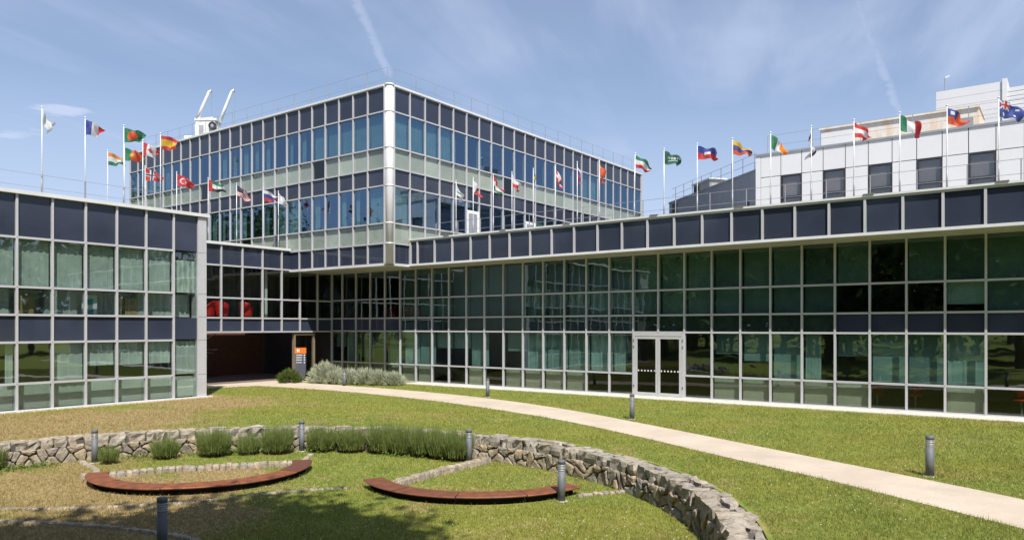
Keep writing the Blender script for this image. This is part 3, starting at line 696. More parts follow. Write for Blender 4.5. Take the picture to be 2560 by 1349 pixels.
# ------------------------------------------------------------------ railings
def railing(label, pts, h, z, n_rails=2, r=0.015):
    t = thing('roof_railing', label, 'railing')
    for (x, y) in pts: MB().tube([(x, y, z), (x, y, z + h)], r * 1.25, 5).obj('post', 'rail_grey', t)
    for k in range(n_rails):
        zz = z + h * (k + 1) / n_rails - 0.01; MB().tube([(x, y, zz) for x, y in (pts[0], pts[-1])], r * 0.55, 5).obj('rail', 'rail_grey', t)
    return t
railing('thin metal roof railing over the block facade facing the bridge', [(24.7, 25.5 + 1.38 * i) for i in range(17)], 1.05, 13.78)
railing('thin metal roof railing over the block facade facing the white building', [(25.1 + 1.4 * i, 25.4) for i in range(18)], 1.05, 13.78)
railing('wire railing along the fascia roof of the long wing', [(26.05, 23.7 - 1.33 * i) for i in range(24)], 0.85, 6.7)
railing('wire railing along the roof edge of the two storey wing', [(8.1 + 1.35 * i - 1.35 * 6, 27.45) for i in range(12)], 0.85, 6.92)
railing('wire railing on the white building roof', [(40.35, 12.9 - 2.3 * i) for i in range(9)], 1.05, 11.85)

# ------------------------------------------------------------------ flags
def pat(name):
    W = 'white'
    P = {
     'white': lambda u, v: W,
     'white_green': lambda u, v: 'green' if 0.42 < v < 0.6 and 0.25 < u < 0.6 else W,
     'france': lambda u, v: 'blue' if u < .33 else W if u < .66 else 'red',
     'bangla': lambda u, v: 'orange_red' if (u - .42) ** 2 + ((v - .5) * .7) ** 2 < .07 else 'green',
     'spain': lambda u, v: 'red' if v < .25 or v > .75 else 'yellow',
     'india': lambda u, v: 'orange' if v < .33 else W if v < .66 else 'green',
     'portugal': lambda u, v: 'yellow' if (u - .38) ** 2 + ((v - .5) * .7) ** 2 < .018 else 'green' if u < .38 else 'orange_red',
     'canada': lambda u, v: 'red' if u < .25 or u > .75 or (abs(u - .5) + abs(v - .5) * .8 < .17) else W,
     'norway': lambda u, v: 'navy' if abs(u - .36) < .06 or abs(v - .5) < .07 else W if abs(u - .36) < .12 or abs(v - .5) < .15 else 'red',
     'turkey': lambda u, v: W if ((u - .36) ** 2 + ((v - .5) * .7) ** 2 < .045 and (u - .41) ** 2 + ((v - .5) * .7) ** 2 > .028) or (abs(u - .56) < .05 and abs(v - .5) < .08) else 'red',
     'uae': lambda u, v: 'red' if u < .25 else 'green' if v < .33 else W if v < .66 else 'black',
     'stripes': lambda u, v: 'navy' if u < .45 and v < .5 else 'red' if int(v * 9) % 2 == 0 else W,
     'russia': lambda u, v: W if v < .33 else 'blue' if v < .66 else 'red',
     'redwhite_v': lambda u, v: W if u < .4 else 'red',
     'hungary': lambda u, v: 'red' if v < .33 else W if v < .66 else 'green',
     'whitered': lambda u, v: W if v < .62 else 'red',
     'sweden': lambda u, v: 'yellow' if abs(u - .38) < .09 or abs(v - .5) < .11 else 'sky',
     'denmark': lambda u, v: W if abs(u - .38) < .09 or abs(v - .5) < .11 else 'red',
     'slovenia': lambda u, v: W if v < .33 else 'blue' if v < .66 else 'red',
     'china': lambda u, v: 'yellow' if (u - .18) ** 2 + ((v - .25) * .7) ** 2 < .006 else 'orange_red',
     'iran': lambda u, v: 'green' if v < .3 else W if v < .68 else 'red',
     'saudi': lambda u, v: W if (abs(v - .42) < .09 and .2 < u < .8 and int(u * 22) % 2) or (abs(v - .68) < .03 and .25 < u < .75) else 'dark_green',
     'haiti': lambda u, v: W if abs(u - .5) < .14 and abs(v - .5) < .14 else 'blue' if v < .5 else 'red',
     'venezuela': lambda u, v: 'yellow' if v < .33 else 'violet' if v < .66 else 'orange_red',
     'ireland': lambda u, v: 'green' if u < .33 else W if u < .66 else 'orange',
     'navywhite': lambda u, v: 'navy' if v < .5 else W,
     'austria': lambda u, v: W if .33 < v < .66 else 'red',
     'italy': lambda u, v: 'green' if u < .33 else W if u < .66 else 'red',
     'liecht': lambda u, v: W if (u - .22) ** 2 + ((v - .25) * .7) ** 2 < .012 else 'blue' if u < .5 and v < .5 else 'orange_red',
     'australia': lambda u, v: ('red' if abs(u - .22) < .035 or abs(v - .25) < .05 else W if abs(u - .22) < .07 or abs(v - .25) < .09 or abs(abs(u - .22) * 1.1 - abs(v - .25)) < .05 else 'blue') if u < .45 and v < .5 else W if (u - .22) ** 2 + ((v - .76) * .7) ** 2 < .005 or (u - .78) ** 2 + ((v - .3) * .7) ** 2 < .002 or (u - .72) ** 2 + ((v - .75) * .7) ** 2 < .002 else 'blue',
    }
    return P[name]
CAMR = YAW - R(90)                       # heading of "to the right" as seen from the lawn
def flagpole(x, y, zb, zt, flag, head, lab, L=0.86, H=0.56, droop=0.25, group=None, lean=(0, 0), sleeve=0.85, seed=0):
    t = thing('flagpole', lab, 'flag', (x, y, zb), group)
    hgt = zt - zb; top = Vector((lean[0], lean[1], hgt))
    MB().tube([(0, 0, 0), tuple(top)], [0.020, 0.014], 8).obj('pole', 'pole_white', t, True)
    MB().tube([(0, 0, 0), (lean[0] * sleeve / hgt, lean[1] * sleeve / hgt, sleeve)], 0.028, 8).obj('sleeve', 'rail_grey', t, True)
    MB().tube([tuple(top), tuple(top + Vector((0, 0, 0.03))), tuple(top + Vector((0, 0, 0.055)))], [0.022, 0.032, 0.010], 8).obj('finial', 'pole_white', t, True)
    nu, nv = 26, 16; rr = random.Random(seed * 13 + 5); v = []; f = []; mi = []; cols = []; fn = pat(flag)
    p1, p2, p3 = (rr.uniform(0, 6.28) for _ in range(3)); dx, dy = math.cos(head), math.sin(head)
    for j in range(nv + 1):
        for i in range(nu + 1):
            u, w = i / nu, j / nv
            curl = 0.13 * u ** 0.7 * math.sin(7.5 * u + 2.6 * w + p1) + 0.07 * u * math.sin(13 * u - 4 * w + p2); droop_ = droop + 0.16
            ux = u * L * (1 - 0.10 * droop) - 0.05 * u * w * math.sin(4 * w + p3) - droop * 0.10 * u * (1 - w) - 0.10 * u * w * (1 + math.sin(p1))
            zz = -0.06 - w * H * (1 - (0.25 + 0.2 * math.sin(p3)) * u * u) - droop_ * L * (u ** 1.35) * (1.0 - 0.45 * w) + 0.045 * u * math.sin(9 * u + p2 + 2 * w)
            v.append((top.x + dx * (ux + 0.02) - dy * curl, top.y + dy * (ux + 0.02) + dx * curl, top.z + zz))
    for j in range(nv):
        for i in range(nu):
            k = j * (nu + 1) + i; f.append((k, k + 1, k + nu + 2, k + nu + 1)); c = 'flag_' + fn((i + .5) / nu, (j + .5) / nv)
            if c not in cols: cols.append(c)
            mi.append(cols.index(c))
    link(bpy.data.objects.new('flag', mesh_from('flag', v, f, cols, mi, True)), t)
LW = [(10.80, 27.5, 'white', YAW - R(15), 'white flag hanging edge-on beside its pole on the two storey wing roof', .75),
      (12.17, 27.5, 'france', CAMR + .15, 'blue white and red tricolour flag on the two storey wing roof edge', .32),
      (13.50, 27.5, 'bangla', CAMR + .05, 'green flag with red disc on the two storey wing roof edge', .12),
      (14.87, 27.5, 'spain', CAMR + .0, 'red and yellow banded flag at the two storey wing roof corner', .10),
      (15.00, 29.06, 'canada', CAMR - .05, 'white flag with red sides and red leaf on the two storey wing roof', .30),
      (15.00, 30.5, 'portugal', CAMR + .1, 'green and red flag with yellow emblem on the two storey wing roof', .22),
      (15.00, 31.9, 'india', CAMR + .1, 'orange white and green banded flag on the two storey wing roof', .25)]
for i, (x, y, p, h, lab, dr) in enumerate(LW): flagpole(x, y, 6.92, 9.98 if i else 10.02, p, h, lab, droop=dr, seed=i, L=0.72 if i else 0.45, H=0.52)
BR = [(16.85, 'norway', CAMR + .1, 'red flag with white and navy cross on the bridge roof', .30), (18.3, 'turkey', CAMR + .25, 'red flag with white crescent and star on the bridge roof', .35),
      (19.85, 'uae', CAMR + .05, 'flag with red hoist and green white black bands on the bridge roof', .22), (21.35, 'stripes', CAMR + .5, 'red and white striped flag with navy canton on the bridge roof', .6),
      (22.85, 'russia', CAMR + .2, 'white blue and red banded flag on the bridge roof', .30), (23.75, 'white', CAMR + .7, 'white flag drooping over the bridge roof beside the block', .8)]
for i, (x, p, h, lab, dr) in enumerate(BR): flagpole(x, 32.45, 6.6, 9.72 - 0.02 * i, p, h, lab, droop=dr, seed=20 + i, L=0.78 if i < 5 else .55, H=0.54)
FW = YAW
RW = [(22.43, 'white_green', FW - .5, 'white flag with green emblem hanging narrow above the fascia', .9), (21.42, 'redwhite_v', FW - .55, 'narrow white and red flag on the fascia roof', .8), (20.28, 'hungary', FW - .7, 'narrow red white and green flag on the fascia roof', .7),
      (19.26, 'whitered', FW - .75, 'narrow white over red flag on the fascia roof', .8), (18.14, 'sweden', FW - .35, 'narrow blue flag with yellow cross on the fascia roof', .9), (17.02, 'denmark', FW - .6, 'narrow red flag with white cross on the fascia roof', .8),
      (15.97, 'slovenia', FW - .4, 'narrow white blue and red banded flag on the fascia roof', .9), (14.94, 'china', FW - .55, 'orange-red flag hanging narrow on the fascia roof', .9), (13.42, 'iran', CAMR + .05, 'green white and red banded flag streaming at the block end', .45),
      (12.17, 'saudi', CAMR + .35, 'dark green flag with white script on the fascia roof', .15), (10.86, 'haiti', CAMR + .0, 'blue over red flag with white square on the fascia roof', .10), (9.55, 'venezuela', CAMR + .05, 'yellow violet and red banded flag on the fascia roof', .38),
      (8.21, 'ireland', CAMR + .25, 'green white and orange tricolour flag before the white building', .5), (6.87, 'navywhite', FW - .35, 'narrow navy and white flag before the white building', .9), (5.55, 'austria', CAMR + .2, 'red white red banded flag before the white building', .45),
      (4.22, 'italy', CAMR + .1, 'green white and red tricolour flag before the white building', .3), (2.94, 'liecht', CAMR + .0, 'red flag with blue canton and white disc before the white building', .4), (1.63, 'australia', CAMR - .05, 'dark blue flag with small union canton and white stars', .25)]
for i, (y, p, h, lab, dr) in enumerate(RW):
    far = i < 8
    flagpole(26.0, y, 6.72, 9.36, p, h, lab, droop=dr, seed=40 + i, L=0.66 if far else 0.74, H=0.54 if far else 0.48, lean=(0.0, -0.05 if i == 8 else 0.0))

# ------------------------------------------------------------------ roof crane
def crane():
    t = thing('roof_crane', 'white window cleaning crane with two raised jibs on the block roof', 'crane', (26.6, 43.4, 13.78), None, CAMR)
    MB().quadbox((-1.3, -0.6, 0.62), (0.6, 0.6, 0.80)).obj('track_frame', 'crane_white', t)
    m = MB(); m.prism([(-0.66, 0.0), (0.68, 0.0), (0.62, 0.75), (0.40, 1.2), (-0.55, 1.1), (-0.70, 0.7)], -0.45, 0.45)
    m.v = [(x, z, y) for x, y, z in m.v]; m.f = [tuple(reversed(f)) for f in m.f]; m.obj('body', 'crane_white', t, loc=(0, 0, 0.80))
    m = MB(); m.quadbox((-0.7, -0.5, 1.78), (0.66, 0.5, 1.92)); m.obj('jib_deck', 'crane_white', t)
    for y, p in ((-0.4, [(-0.58, 1.85), (-0.21, 2.70), (0.17, 3.57), (0.27, 3.66), (0.34, 3.56)]), (0.4, [(0.52, 1.90), (0.90, 2.87), (1.29, 3.85), (1.40, 3.95), (1.47, 3.84)])):
        MB().tube([(x, y, z) for x, z in p], [0.11, 0.10, 0.09, 0.09, 0.06], 8).obj('jib', 'crane_white', t, True)
        MB().tube([(p[-1][0], y, p[-1][1]), (p[-1][0], y, 1.75 if y < 0 else 0.6)], 0.012, 5).obj('cable', 'rail_grey', t)
    MB().tube([(0.45, -0.52, 1.42), (0.45, -0.62, 1.42)], 0.25, 16).obj('winch_drum', 'dark_frame', t); MB().tube([(0.45, -0.625, 1.42), (0.45, -0.64, 1.42)], 0.10, 12).obj('drum_hub', 'bollard_light', [c for c in t.children if c.name.startswith('winch')][0])
    MB().quadbox((-0.45, -0.48, 0.95), (-0.15, -0.455, 1.5)).obj('control_box', 'bollard_light', t)
    for x in (-1.0, 0.4):
        MB().tube([(x, -0.65, 0.08), (x, -0.55, 0.08)], 0.10, 12).obj('wheel', 'dark_frame', t); MB().quadbox((x - .06, -0.56, 0.05), (x + .06, -0.44, 0.63)).obj('leg', 'crane_white', t)
crane()

# ------------------------------------------------------------------ the round stone wall
def clip(poly, p, nrm):
    out = []
    for i in range(len(poly)):
        a, b = poly[i], poly[(i + 1) % len(poly)]
        da = (a[0] - p[0]) * nrm[0] + (a[1] - p[1]) * nrm[1]; db = (b[0] - p[0]) * nrm[0] + (b[1] - p[1]) * nrm[1]
        if da <= 0: out.append(a)
        if (da < 0) != (db < 0) and abs(da - db) > 1e-9: t = da / (da - db); out.append((a[0] + (b[0] - a[0]) * t, a[1] + (b[1] - a[1]) * t))
    return out
def voronoi(pts, rect, reach):
    cells = []
    for i, p in enumerate(pts):
        poly = [(max(rect[0], p[0] - reach), rect[1]), (min(rect[2], p[0] + reach), rect[1]), (min(rect[2], p[0] + reach), rect[3]), (max(rect[0], p[0] - reach), rect[3])]
        for j, q in enumerate(pts):
            if i == j or abs(q[0] - p[0]) > 2 * reach: continue
            poly = clip(poly, ((p[0] + q[0]) / 2, (p[1] + q[1]) / 2), (q[0] - p[0], q[1] - p[1]))
            if len(poly) < 3: break
        cells.append(poly)
    return cells
def cell_mesh(poly, gap, inset, back, bulge, rr, mapf, mat):
    """one stone: shrunk outline, rounded corners, chamfered and uneven front"""
    cx = sum(p[0] for p in poly) / len(poly); cy = sum(p[1] for p in poly) / len(poly)
    P = []
    n = len(poly)
    for i in range(n):
        a, b = poly[i], poly[(i + 1) % n]
        if math.hypot(a[0] - b[0], a[1] - b[1]) < 0.025: continue
        for t in (0.16, 0.5, 0.84): P.append((a[0] + (b[0] - a[0]) * t + rr.gauss(0, 0.004), a[1] + (b[1] - a[1]) * t + rr.gauss(0, 0.004)))
    if len(P) < 6: return None
    def shrink(k):
        out = []
        for (x, y) in P:
            d = math.hypot(x - cx, y - cy); s = max(d - k, 0.2 * d) / max(d, 1e-6); out.append((cx + (x - cx) * s, cy + (y - cy) * s))
        return out
    v = []; m = len(P); tx, ty = rr.gauss(0, 0.10), rr.gauss(0, 0.10)
    rings = [(shrink(gap), -back), (shrink(gap), bulge * 0.2), (shrink(gap + inset * 0.45), bulge * 0.75), (shrink(gap + inset * 1.6), bulge)]
    for ri, (ring, d) in enumerate(rings):
        for (x, y) in ring: v.append(mapf(x, y, d + (0 if ri == 0 else (x - cx) * tx + (y - cy) * ty + rr.gauss(0, 0.005))))
    v.append(mapf(cx, cy, bulge * 1.08 + rr.gauss(0, 0.006)))
    f = []
    for ri in range(3):
        for i in range(m): f.append((ri * m + i, ri * m + (i + 1) % m, (ri + 1) * m + (i + 1) % m, (ri + 1) * m + i))
    for i in range(m): f.append((3 * m + i, 3 * m + (i + 1) % m, 4 * m))
    return mesh_from('stone', v, f, mat)
def stone_wall():
    r = thing('stone_wall', 'curved dry stone retaining wall with flat capstones round the sunken lawn', 'wall'); rr = random.Random(3)
    arc = R(A1 - A0) * WALL_R0
    def face(s, h, d):            # s along arc, from the right end; h height; d towards the garden
        a = R(A0) + s / WALL_R0; q = WALL_R0 - d; return (RING[0] + q * math.cos(a), RING[1] + q * math.sin(a), h)
    def top(s, w, d):
        a = R(A0) + s / WALL_R0; q = WALL_R0 + w; return (RING[0] + q * math.cos(a), RING[1] + q * math.sin(a), 0.0 + d)
    # core
    v = []; f = []; n = 120
    for i in range(n + 1):
        a = R(A0) + R(A1 - A0) * i / n
        for q, z in ((WALL_R0 + 0.03, LOW - 0.1), (WALL_R0 + 0.03, -0.06), (WALL_R1 - 0.03, -0.06), (WALL_R1 - 0.03, LOW - 0.1)): v.append((RING[0] + q * math.cos(a), RING[1] + q * math.sin(a), z))
    for i in range(n):
        for j in range(3): k = i * 4; f.append((k + j, k + j + 1, k + 4 + j + 1, k + 4 + j))
    link(bpy.data.objects.new('mortar_core', mesh_from('mortar_core', v, f, 'mortar')), r)
    pts = []
    rows = [(-0.51, 0.40), (-0.37, 0.38), (-0.25, 0.36)]
    for h, step in rows:
        s = rr.uniform(0, 0.2)
        while s < arc: pts.append((s, h + rr.uniform(-0.07, 0.07))); s += step * rr.uniform(0.45, 1.6)
    for poly in voronoi(pts, (0, LOW - 0.04, arc, -0.185), 0.55):
        if len(poly) < 3: continue
        me = cell_mesh(poly, 0.013, 0.026, 0.09, 0.035 + rr.uniform(-0.018, 0.030), rr, face, 'rubble')
        if me: link(bpy.data.objects.new('stone', me), r)
    # top course: blocks with a front and a top, in one or two ranks
    s = 0.0
    def block_stone(s0, s1, w0, w1, zt, zb):
        nu = 3; P = []; g = 0.008
        jit = lambda k: rr.gauss(0, k)
        o = bpy.data.meshes.new('capstone'); bm = bmesh.new(); bmesh.ops.create_cube(bm, size=1.0); bmesh.ops.subdivide_edges(bm, edges=bm.edges[:], cuts=1, use_grid_fill=True)
        c = [(jit(.018), jit(.020), jit(.010)) for _ in bm.verts]; skew = jit(0.05)
        for vtx, jv in zip(bm.verts, c):
            x, y, z = vtx.co; k = 1 - 0.10 * (abs(x * y) * 4) - 0.05 * abs(z * 2) * (abs(x) + abs(y))
            ss = (s0 + s1) / 2 + x * k * (s1 - s0 - 2 * g) + jv[0] + skew * y; ww = (w0 + w1) / 2 + y * k * (w1 - w0 - 2 * g) + jv[1]
            zz = zb + (z + 0.5) * (zt - zb) - (0.018 if z > 0.3 and (abs(x) > 0.3 or abs(y) > 0.3) else 0) + (jv[2] if z > 0 else 0); vtx.co = top(ss, ww, zz)
        bm.to_mesh(o); bm.free(); o.materials.append(MATS['capstone']); link(bpy.data.objects.new('capstone', o), r)
    s = 0.0
    while s < arc:
        ln = rr.uniform(0.17, 0.48); d = rr.uniform(0.20, 0.38) if rr.random() < 0.9 else 0.53
        zt = 0.028 + rr.gauss(0, 0.013)
        block_stone(s, s + ln, -0.035 + rr.gauss(0, 0.012), d, zt, -0.185 - rr.uniform(0, 0.04)); s += ln
        d0 = d
    s = 0.1
    while s < arc:
        ln = rr.uniform(0.18, 0.55); block_stone(s, s + ln, rr.uniform(0.27, 0.36), 0.55 + rr.gauss(0, 0.045), 0.012 + rr.gauss(0, 0.018), -0.2); s += ln
stone_wall()

# ------------------------------------------------------------------ benches, cobbles, bollards
def bench(c, r0, r1, a0, a1, n, lab):
    t = thing('curved_bench', lab, 'bench', (c[0], c[1], LOW), 'curved benches on the sunken lawn')
    for k in range(n):
        b0 = a0 + (a1 - a0) * k / n + (0.25 if k else 0); b1 = a0 + (a1 - a0) * (k + 1) / n - (0.25 if k < n - 1 else 0)
        m = MB(); q = 14; v = m.v; z1, z0 = 0.180, 0.125; rise = random.uniform(-.004, .006)
        for i in range(q + 1):
            a = R(b0 + (b1 - b0) * i / q); e0 = r0; e1 = r1
            ca, sa = math.cos(a), math.sin(a)
            for rad, z in ((e0, z0), (e0, z1 - .012), (e0 + .012, z1), (e1 - .02, z1 - 0.01), (e1, z1 - .03), (e1 - .03, z0)): v.append((rad * ca, rad * sa, z + rise))
        for i in range(q):
            for j in range(6): kk = i * 6; m.f.append((kk + j, kk + (j + 1) % 6, kk + 6 + (j + 1) % 6, kk + 6 + j)); m.mi.append(0)
        m.f += [tuple(range(6)), tuple(reversed(range(q * 6, q * 6 + 6)))]; m.mi += [0, 0]
        m.obj('plank', 'rust_plank', t)
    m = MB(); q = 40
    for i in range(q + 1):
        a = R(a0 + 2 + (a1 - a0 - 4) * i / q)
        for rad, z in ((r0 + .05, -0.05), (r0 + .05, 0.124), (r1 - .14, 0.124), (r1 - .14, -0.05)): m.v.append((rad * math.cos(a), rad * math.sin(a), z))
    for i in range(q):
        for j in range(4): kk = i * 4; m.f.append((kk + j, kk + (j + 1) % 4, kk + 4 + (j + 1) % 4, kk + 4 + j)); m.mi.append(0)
    m.obj('plinth', 'painted_shade_black', t)  # support coloured black to stand for the shade under the planks
bench((9.45, 15.6), 1.90, 2.34, 146, 328, 5, 'curved rust-brown bench set below the lavender bushes')
bench((12.76, 10.27), 2.14, 2.58, 148, 268, 4, 'curved rust-orange bench with a bollard at its end')

cob = []
for q in range(6):
    bm = bmesh.new(); bmesh.ops.create_cube(bm, size=1.0); bmesh.ops.bevel(bm, geom=bm.edges[:], offset=0.14, segments=1, affect='EDGES')
    for vtx in bm.verts: vtx.co += Vector((random.gauss(0, .035), random.gauss(0, .035), random.gauss(0, .03)))
    me = bpy.data.meshes.new('cobble'); bm.to_mesh(me); bm.free(); me.materials.append(MATS['cobble']); cob.append(me)
def cobbles(lab, line, size, z, h, sub=6, rows=1):
    t = thing('cobble_edging', lab, 'edging'); P = smooth_line(line, 12); s = 0.0; want = 0.0
    for (ax, ay), (bx, by) in zip(P, P[1:]):
        L = math.hypot(bx - ax, by - ay); a = math.atan2(by - ay, bx - ax)
        while want <= s + L:
            q = (want - s) / L; ln = size * random.uniform(0.8, 1.25)
            for rw in range(rows):
                o = bpy.data.objects.new('cobble', random.choice(cob)); off = (rw - (rows - 1) / 2) * size * 0.95
                o.location = (ax + (bx - ax) * q - math.sin(a) * off, ay + (by - ay) * q + math.cos(a) * off, z + h * 0.5 - 0.08 + random.gauss(0, .006)); o.scale = (ln * 0.97, size, h + 0.16); o.rotation_euler = (0, 0, a + random.gauss(0, .05) + (math.pi if random.random() < .5 else 0)); link(o, t)
            want += ln
        s += L
cobbles('low cobble step curving behind the brown bench', [(7.55, 17.05), (8.19, 16.76), (8.9, 16.49), (9.55, 15.98), (10.29, 15.45), (11.2, 14.75)], 0.15, LOW, 0.13)
cobbles('straight cobble kerb running from the orange bench to the stone wall', [(11.0, 11.12), (12.69, 11.25), (14.3, 11.27)], 0.14, LOW, 0.15, rows=1)
cobbles('thin cobble line crossing the sunken lawn to the orange bench', [(5.0, 16.2), (5.4, 15.5), (6.26, 14.40), (7.06, 13.72), (7.84, 13.12), (9.27, 12.55), (10.3, 11.85)], 0.10, LOW, 0.03)
cobbles('short cobble line from the bench bollard to the wall', [(12.48, 7.62), (13.1, 7.25), (13.85, 6.68)], 0.12, LOW, 0.05)
cobbles('cobble line curling past the dark bollard in the tree shade', [(4.6, 15.2), (5.03, 14.45), (5.58, 13.5), (6.03, 12.4), (6.25, 11.58), (6.38, 10.87), (6.3, 9.8)], 0.11, LOW, 0.04)
cobbles('short row of pale cobbles between wall and brown bench end', [(8.45, 19.3), (8.3, 18.6), (8.15, 17.9), (7.75, 16.9)], 0.14, LOW, 0.05)
cobbles('two pale cobbles beside the lavender at the bench tip', [(11.55, 14.85), (12.0, 15.25), (12.4, 15.6)], 0.14, LOW, 0.05)

def bollard(x, y, z, lab, hgt=0.74):
    t = thing('light_bollard', lab, 'bollard', (x, y, z), 'grey bollard lights'); k = 0.072
    MB().tube([(0, 0, -0.1), (0, 0, 0.012)], 0.11, 16).obj('footing', 'concrete', t, True)
    MB().tube([(0, 0, 0.0), (0, 0, hgt * 0.74)], k, 20).obj('post', 'bollard_grey', t, True)
    for i in range(4): MB().tube([(0, 0, hgt * (0.745 + 0.04 * i)), (0, 0, hgt * (0.772 + 0.04 * i))], k * 1.01, 20).obj('louvre', 'bollard_light', t, True)
    MB().tube([(0, 0, hgt * 0.73), (0, 0, hgt * 0.92)], k * 0.8, 16).obj('lamp_core', 'sun_blind', t, True)
    MB().tube([(0, 0, hgt * 0.905), (0, 0, hgt * 0.985), (0, 0, hgt)], [k * 1.02, k * 1.02, k * 0.9], 20).obj('cap', 'bollard_grey', t, True)
for (x, y, z, h, lab) in ((15.47, 2.02, 0, .74, 'grey bollard light on a concrete footing between gravel path and fascia wing'), (19.89, 10.33, 0, .74, 'grey bollard light in the lawn before the double door'),
    (22.85, 18.1, 0, .72, 'grey bollard light beside the path halfway to the shrubs'), (23.3, 26.9, 0, .70, 'pale bollard light standing against the silver shrubs'),
    (11.97, 7.70, LOW, .78, 'grey bollard light standing close before the orange bench end'), (14.1, 11.75, LOW, .80, 'grey bollard light where the lavender hedge meets bare wall'),
    (12.7, 16.35, LOW, .80, 'grey bollard light between lavender bushes by the bench tip'), (8.62, 18.98, LOW, .80, 'grey bollard light among sparse plants near the pale cobbles'), (5.79, 10.66, LOW, .80, 'dark bollard light standing in the tree shade before the brown bench')):
    bollard(x, y, z, lab, h)

# ------------------------------------------------------------------ direction sign
def totem():
    t = thing('direction_sign', 'dark grey totem sign with orange header and white lines of text', 'sign', (23.98, 30.95, 0), None, R(-52))
    prof = [(-0.26, 0.22), (-0.27, 1.45), (0.27, 1.45), (0.26, 0.55), (0.22, 0.25), (0.16, 0.02), (-0.06, 0.02), (-0.18, 0.10)]
    m = MB(); k = len(prof); m.v = [(x, -0.06, z) for x, z in prof] + [(x, 0.06, z) for x, z in prof]
    m.f = [tuple(range(k))[::-1], tuple(range(k, 2 * k))] + [(i, (i + 1) % k, k + (i + 1) % k, k + i) for i in range(k)]; m.mi = [0] * (k + 2)
    m.obj('panel', 'sign_grey', t); MB().quadbox((-0.272, -0.066, 1.40), (0.272, 0.066, 1.68)).obj('header', 'sign_orange', t)
    MB().quadbox((-0.35, -0.2, -0.1), (0.35, 0.2, 0.02)).obj('footing', 'concrete', t)
    for s in (-1, 1):
        ic = MB(); y = -0.072 * 1.0 if s < 0 else 0.067
        ic.quadbox((-0.17, y, 1.47), (-0.13, y + .005, 1.62)); ic.quadbox((-0.128, y, 1.53), (-0.092, y + .005, 1.57)); ic.quadbox((-0.09, y, 1.47), (-0.05, y + .005, 1.62)); ic.obj('pictogram', 'sign_white', t)
        for i, z in enumerate((1.30, 1.18, 1.06, 0.93)):
            rr = random.Random(i); ln = MB(); x = -0.20; y2 = -0.066 if s < 0 else 0.061
            while x < (0.10, 0.06, 0.09, 0.04)[i]: wd = rr.uniform(.02, .05); ln.quadbox((x, y2, z), (x + wd, y2 + .005, z + .035)); x += wd + rr.choice((.006, .006, .02))
            ln.quadbox((0.17, y2, z - .01), (0.225, y2 + .005, z + .045)); ln.obj('text_line', 'sign_white', t)
totem()

# ------------------------------------------------------------------ plants
def blades_mesh(name, base, tip, width, mats, midx=None):
    """triangular blades: base Nx3, tip Nx3 numpy"""
    n = len(base); d = tip - base; side = np.cross(d, rng.normal(size=(n, 3))); side /= np.linalg.norm(side, axis=1, keepdims=True) + 1e-9
    w = (np.asarray(width) * np.ones(n))[:, None] * side
    v = np.empty((n * 3, 3), np.float32); v[0::3] = base - w; v[1::3] = base + w; v[2::3] = tip
    me = bpy.data.meshes.new(name); me.vertices.add(n * 3); me.vertices.foreach_set('co', v.ravel())
    me.loops.add(n * 3); me.loops.foreach_set('vertex_index', np.arange(n * 3, dtype=np.int32))
    me.polygons.add(n); me.polygons.foreach_set('loop_start', np.arange(0, n * 3, 3, dtype=np.int32)); me.polygons.foreach_set('loop_total', np.full(n, 3, np.int32))
    for m in mats: me.materials.append(MATS[m])
    if midx is not None: me.polygons.foreach_set('material_index', np.asarray(midx, np.int32))
    me.update(calc_edges=True); me.validate(); return me
def leaves_mesh(name, cen, size, mats, midx=None):
    n = len(cen); a = rng.normal(size=(n, 3)); a /= np.linalg.norm(a, axis=1, keepdims=True); b = np.cross(a, rng.normal(size=(n, 3))); b /= np.linalg.norm(b, axis=1, keepdims=True)
    s = (np.asarray(size) * np.ones(n))[:, None]; a = a * s; b = b * s * 0.55
    v = np.empty((n * 4, 3), np.float32); v[0::4] = cen - a; v[1::4] = cen + b; v[2::4] = cen + a; v[3::4] = cen - b
    me = bpy.data.meshes.new(name); me.vertices.add(n * 4); me.vertices.foreach_set('co', v.ravel())
    me.loops.add(n * 4); me.loops.foreach_set('vertex_index', np.arange(n * 4, dtype=np.int32))
    me.polygons.add(n); me.polygons.foreach_set('loop_start', np.arange(0, n * 4, 4, dtype=np.int32)); me.polygons.foreach_set('loop_total', np.full(n, 4, np.int32))
    for m in mats: me.materials.append(MATS[m])
    if midx is not None: me.polygons.foreach_set('material_index', np.asarray(midx, np.int32))
    me.update(calc_edges=True); me.validate(); return me
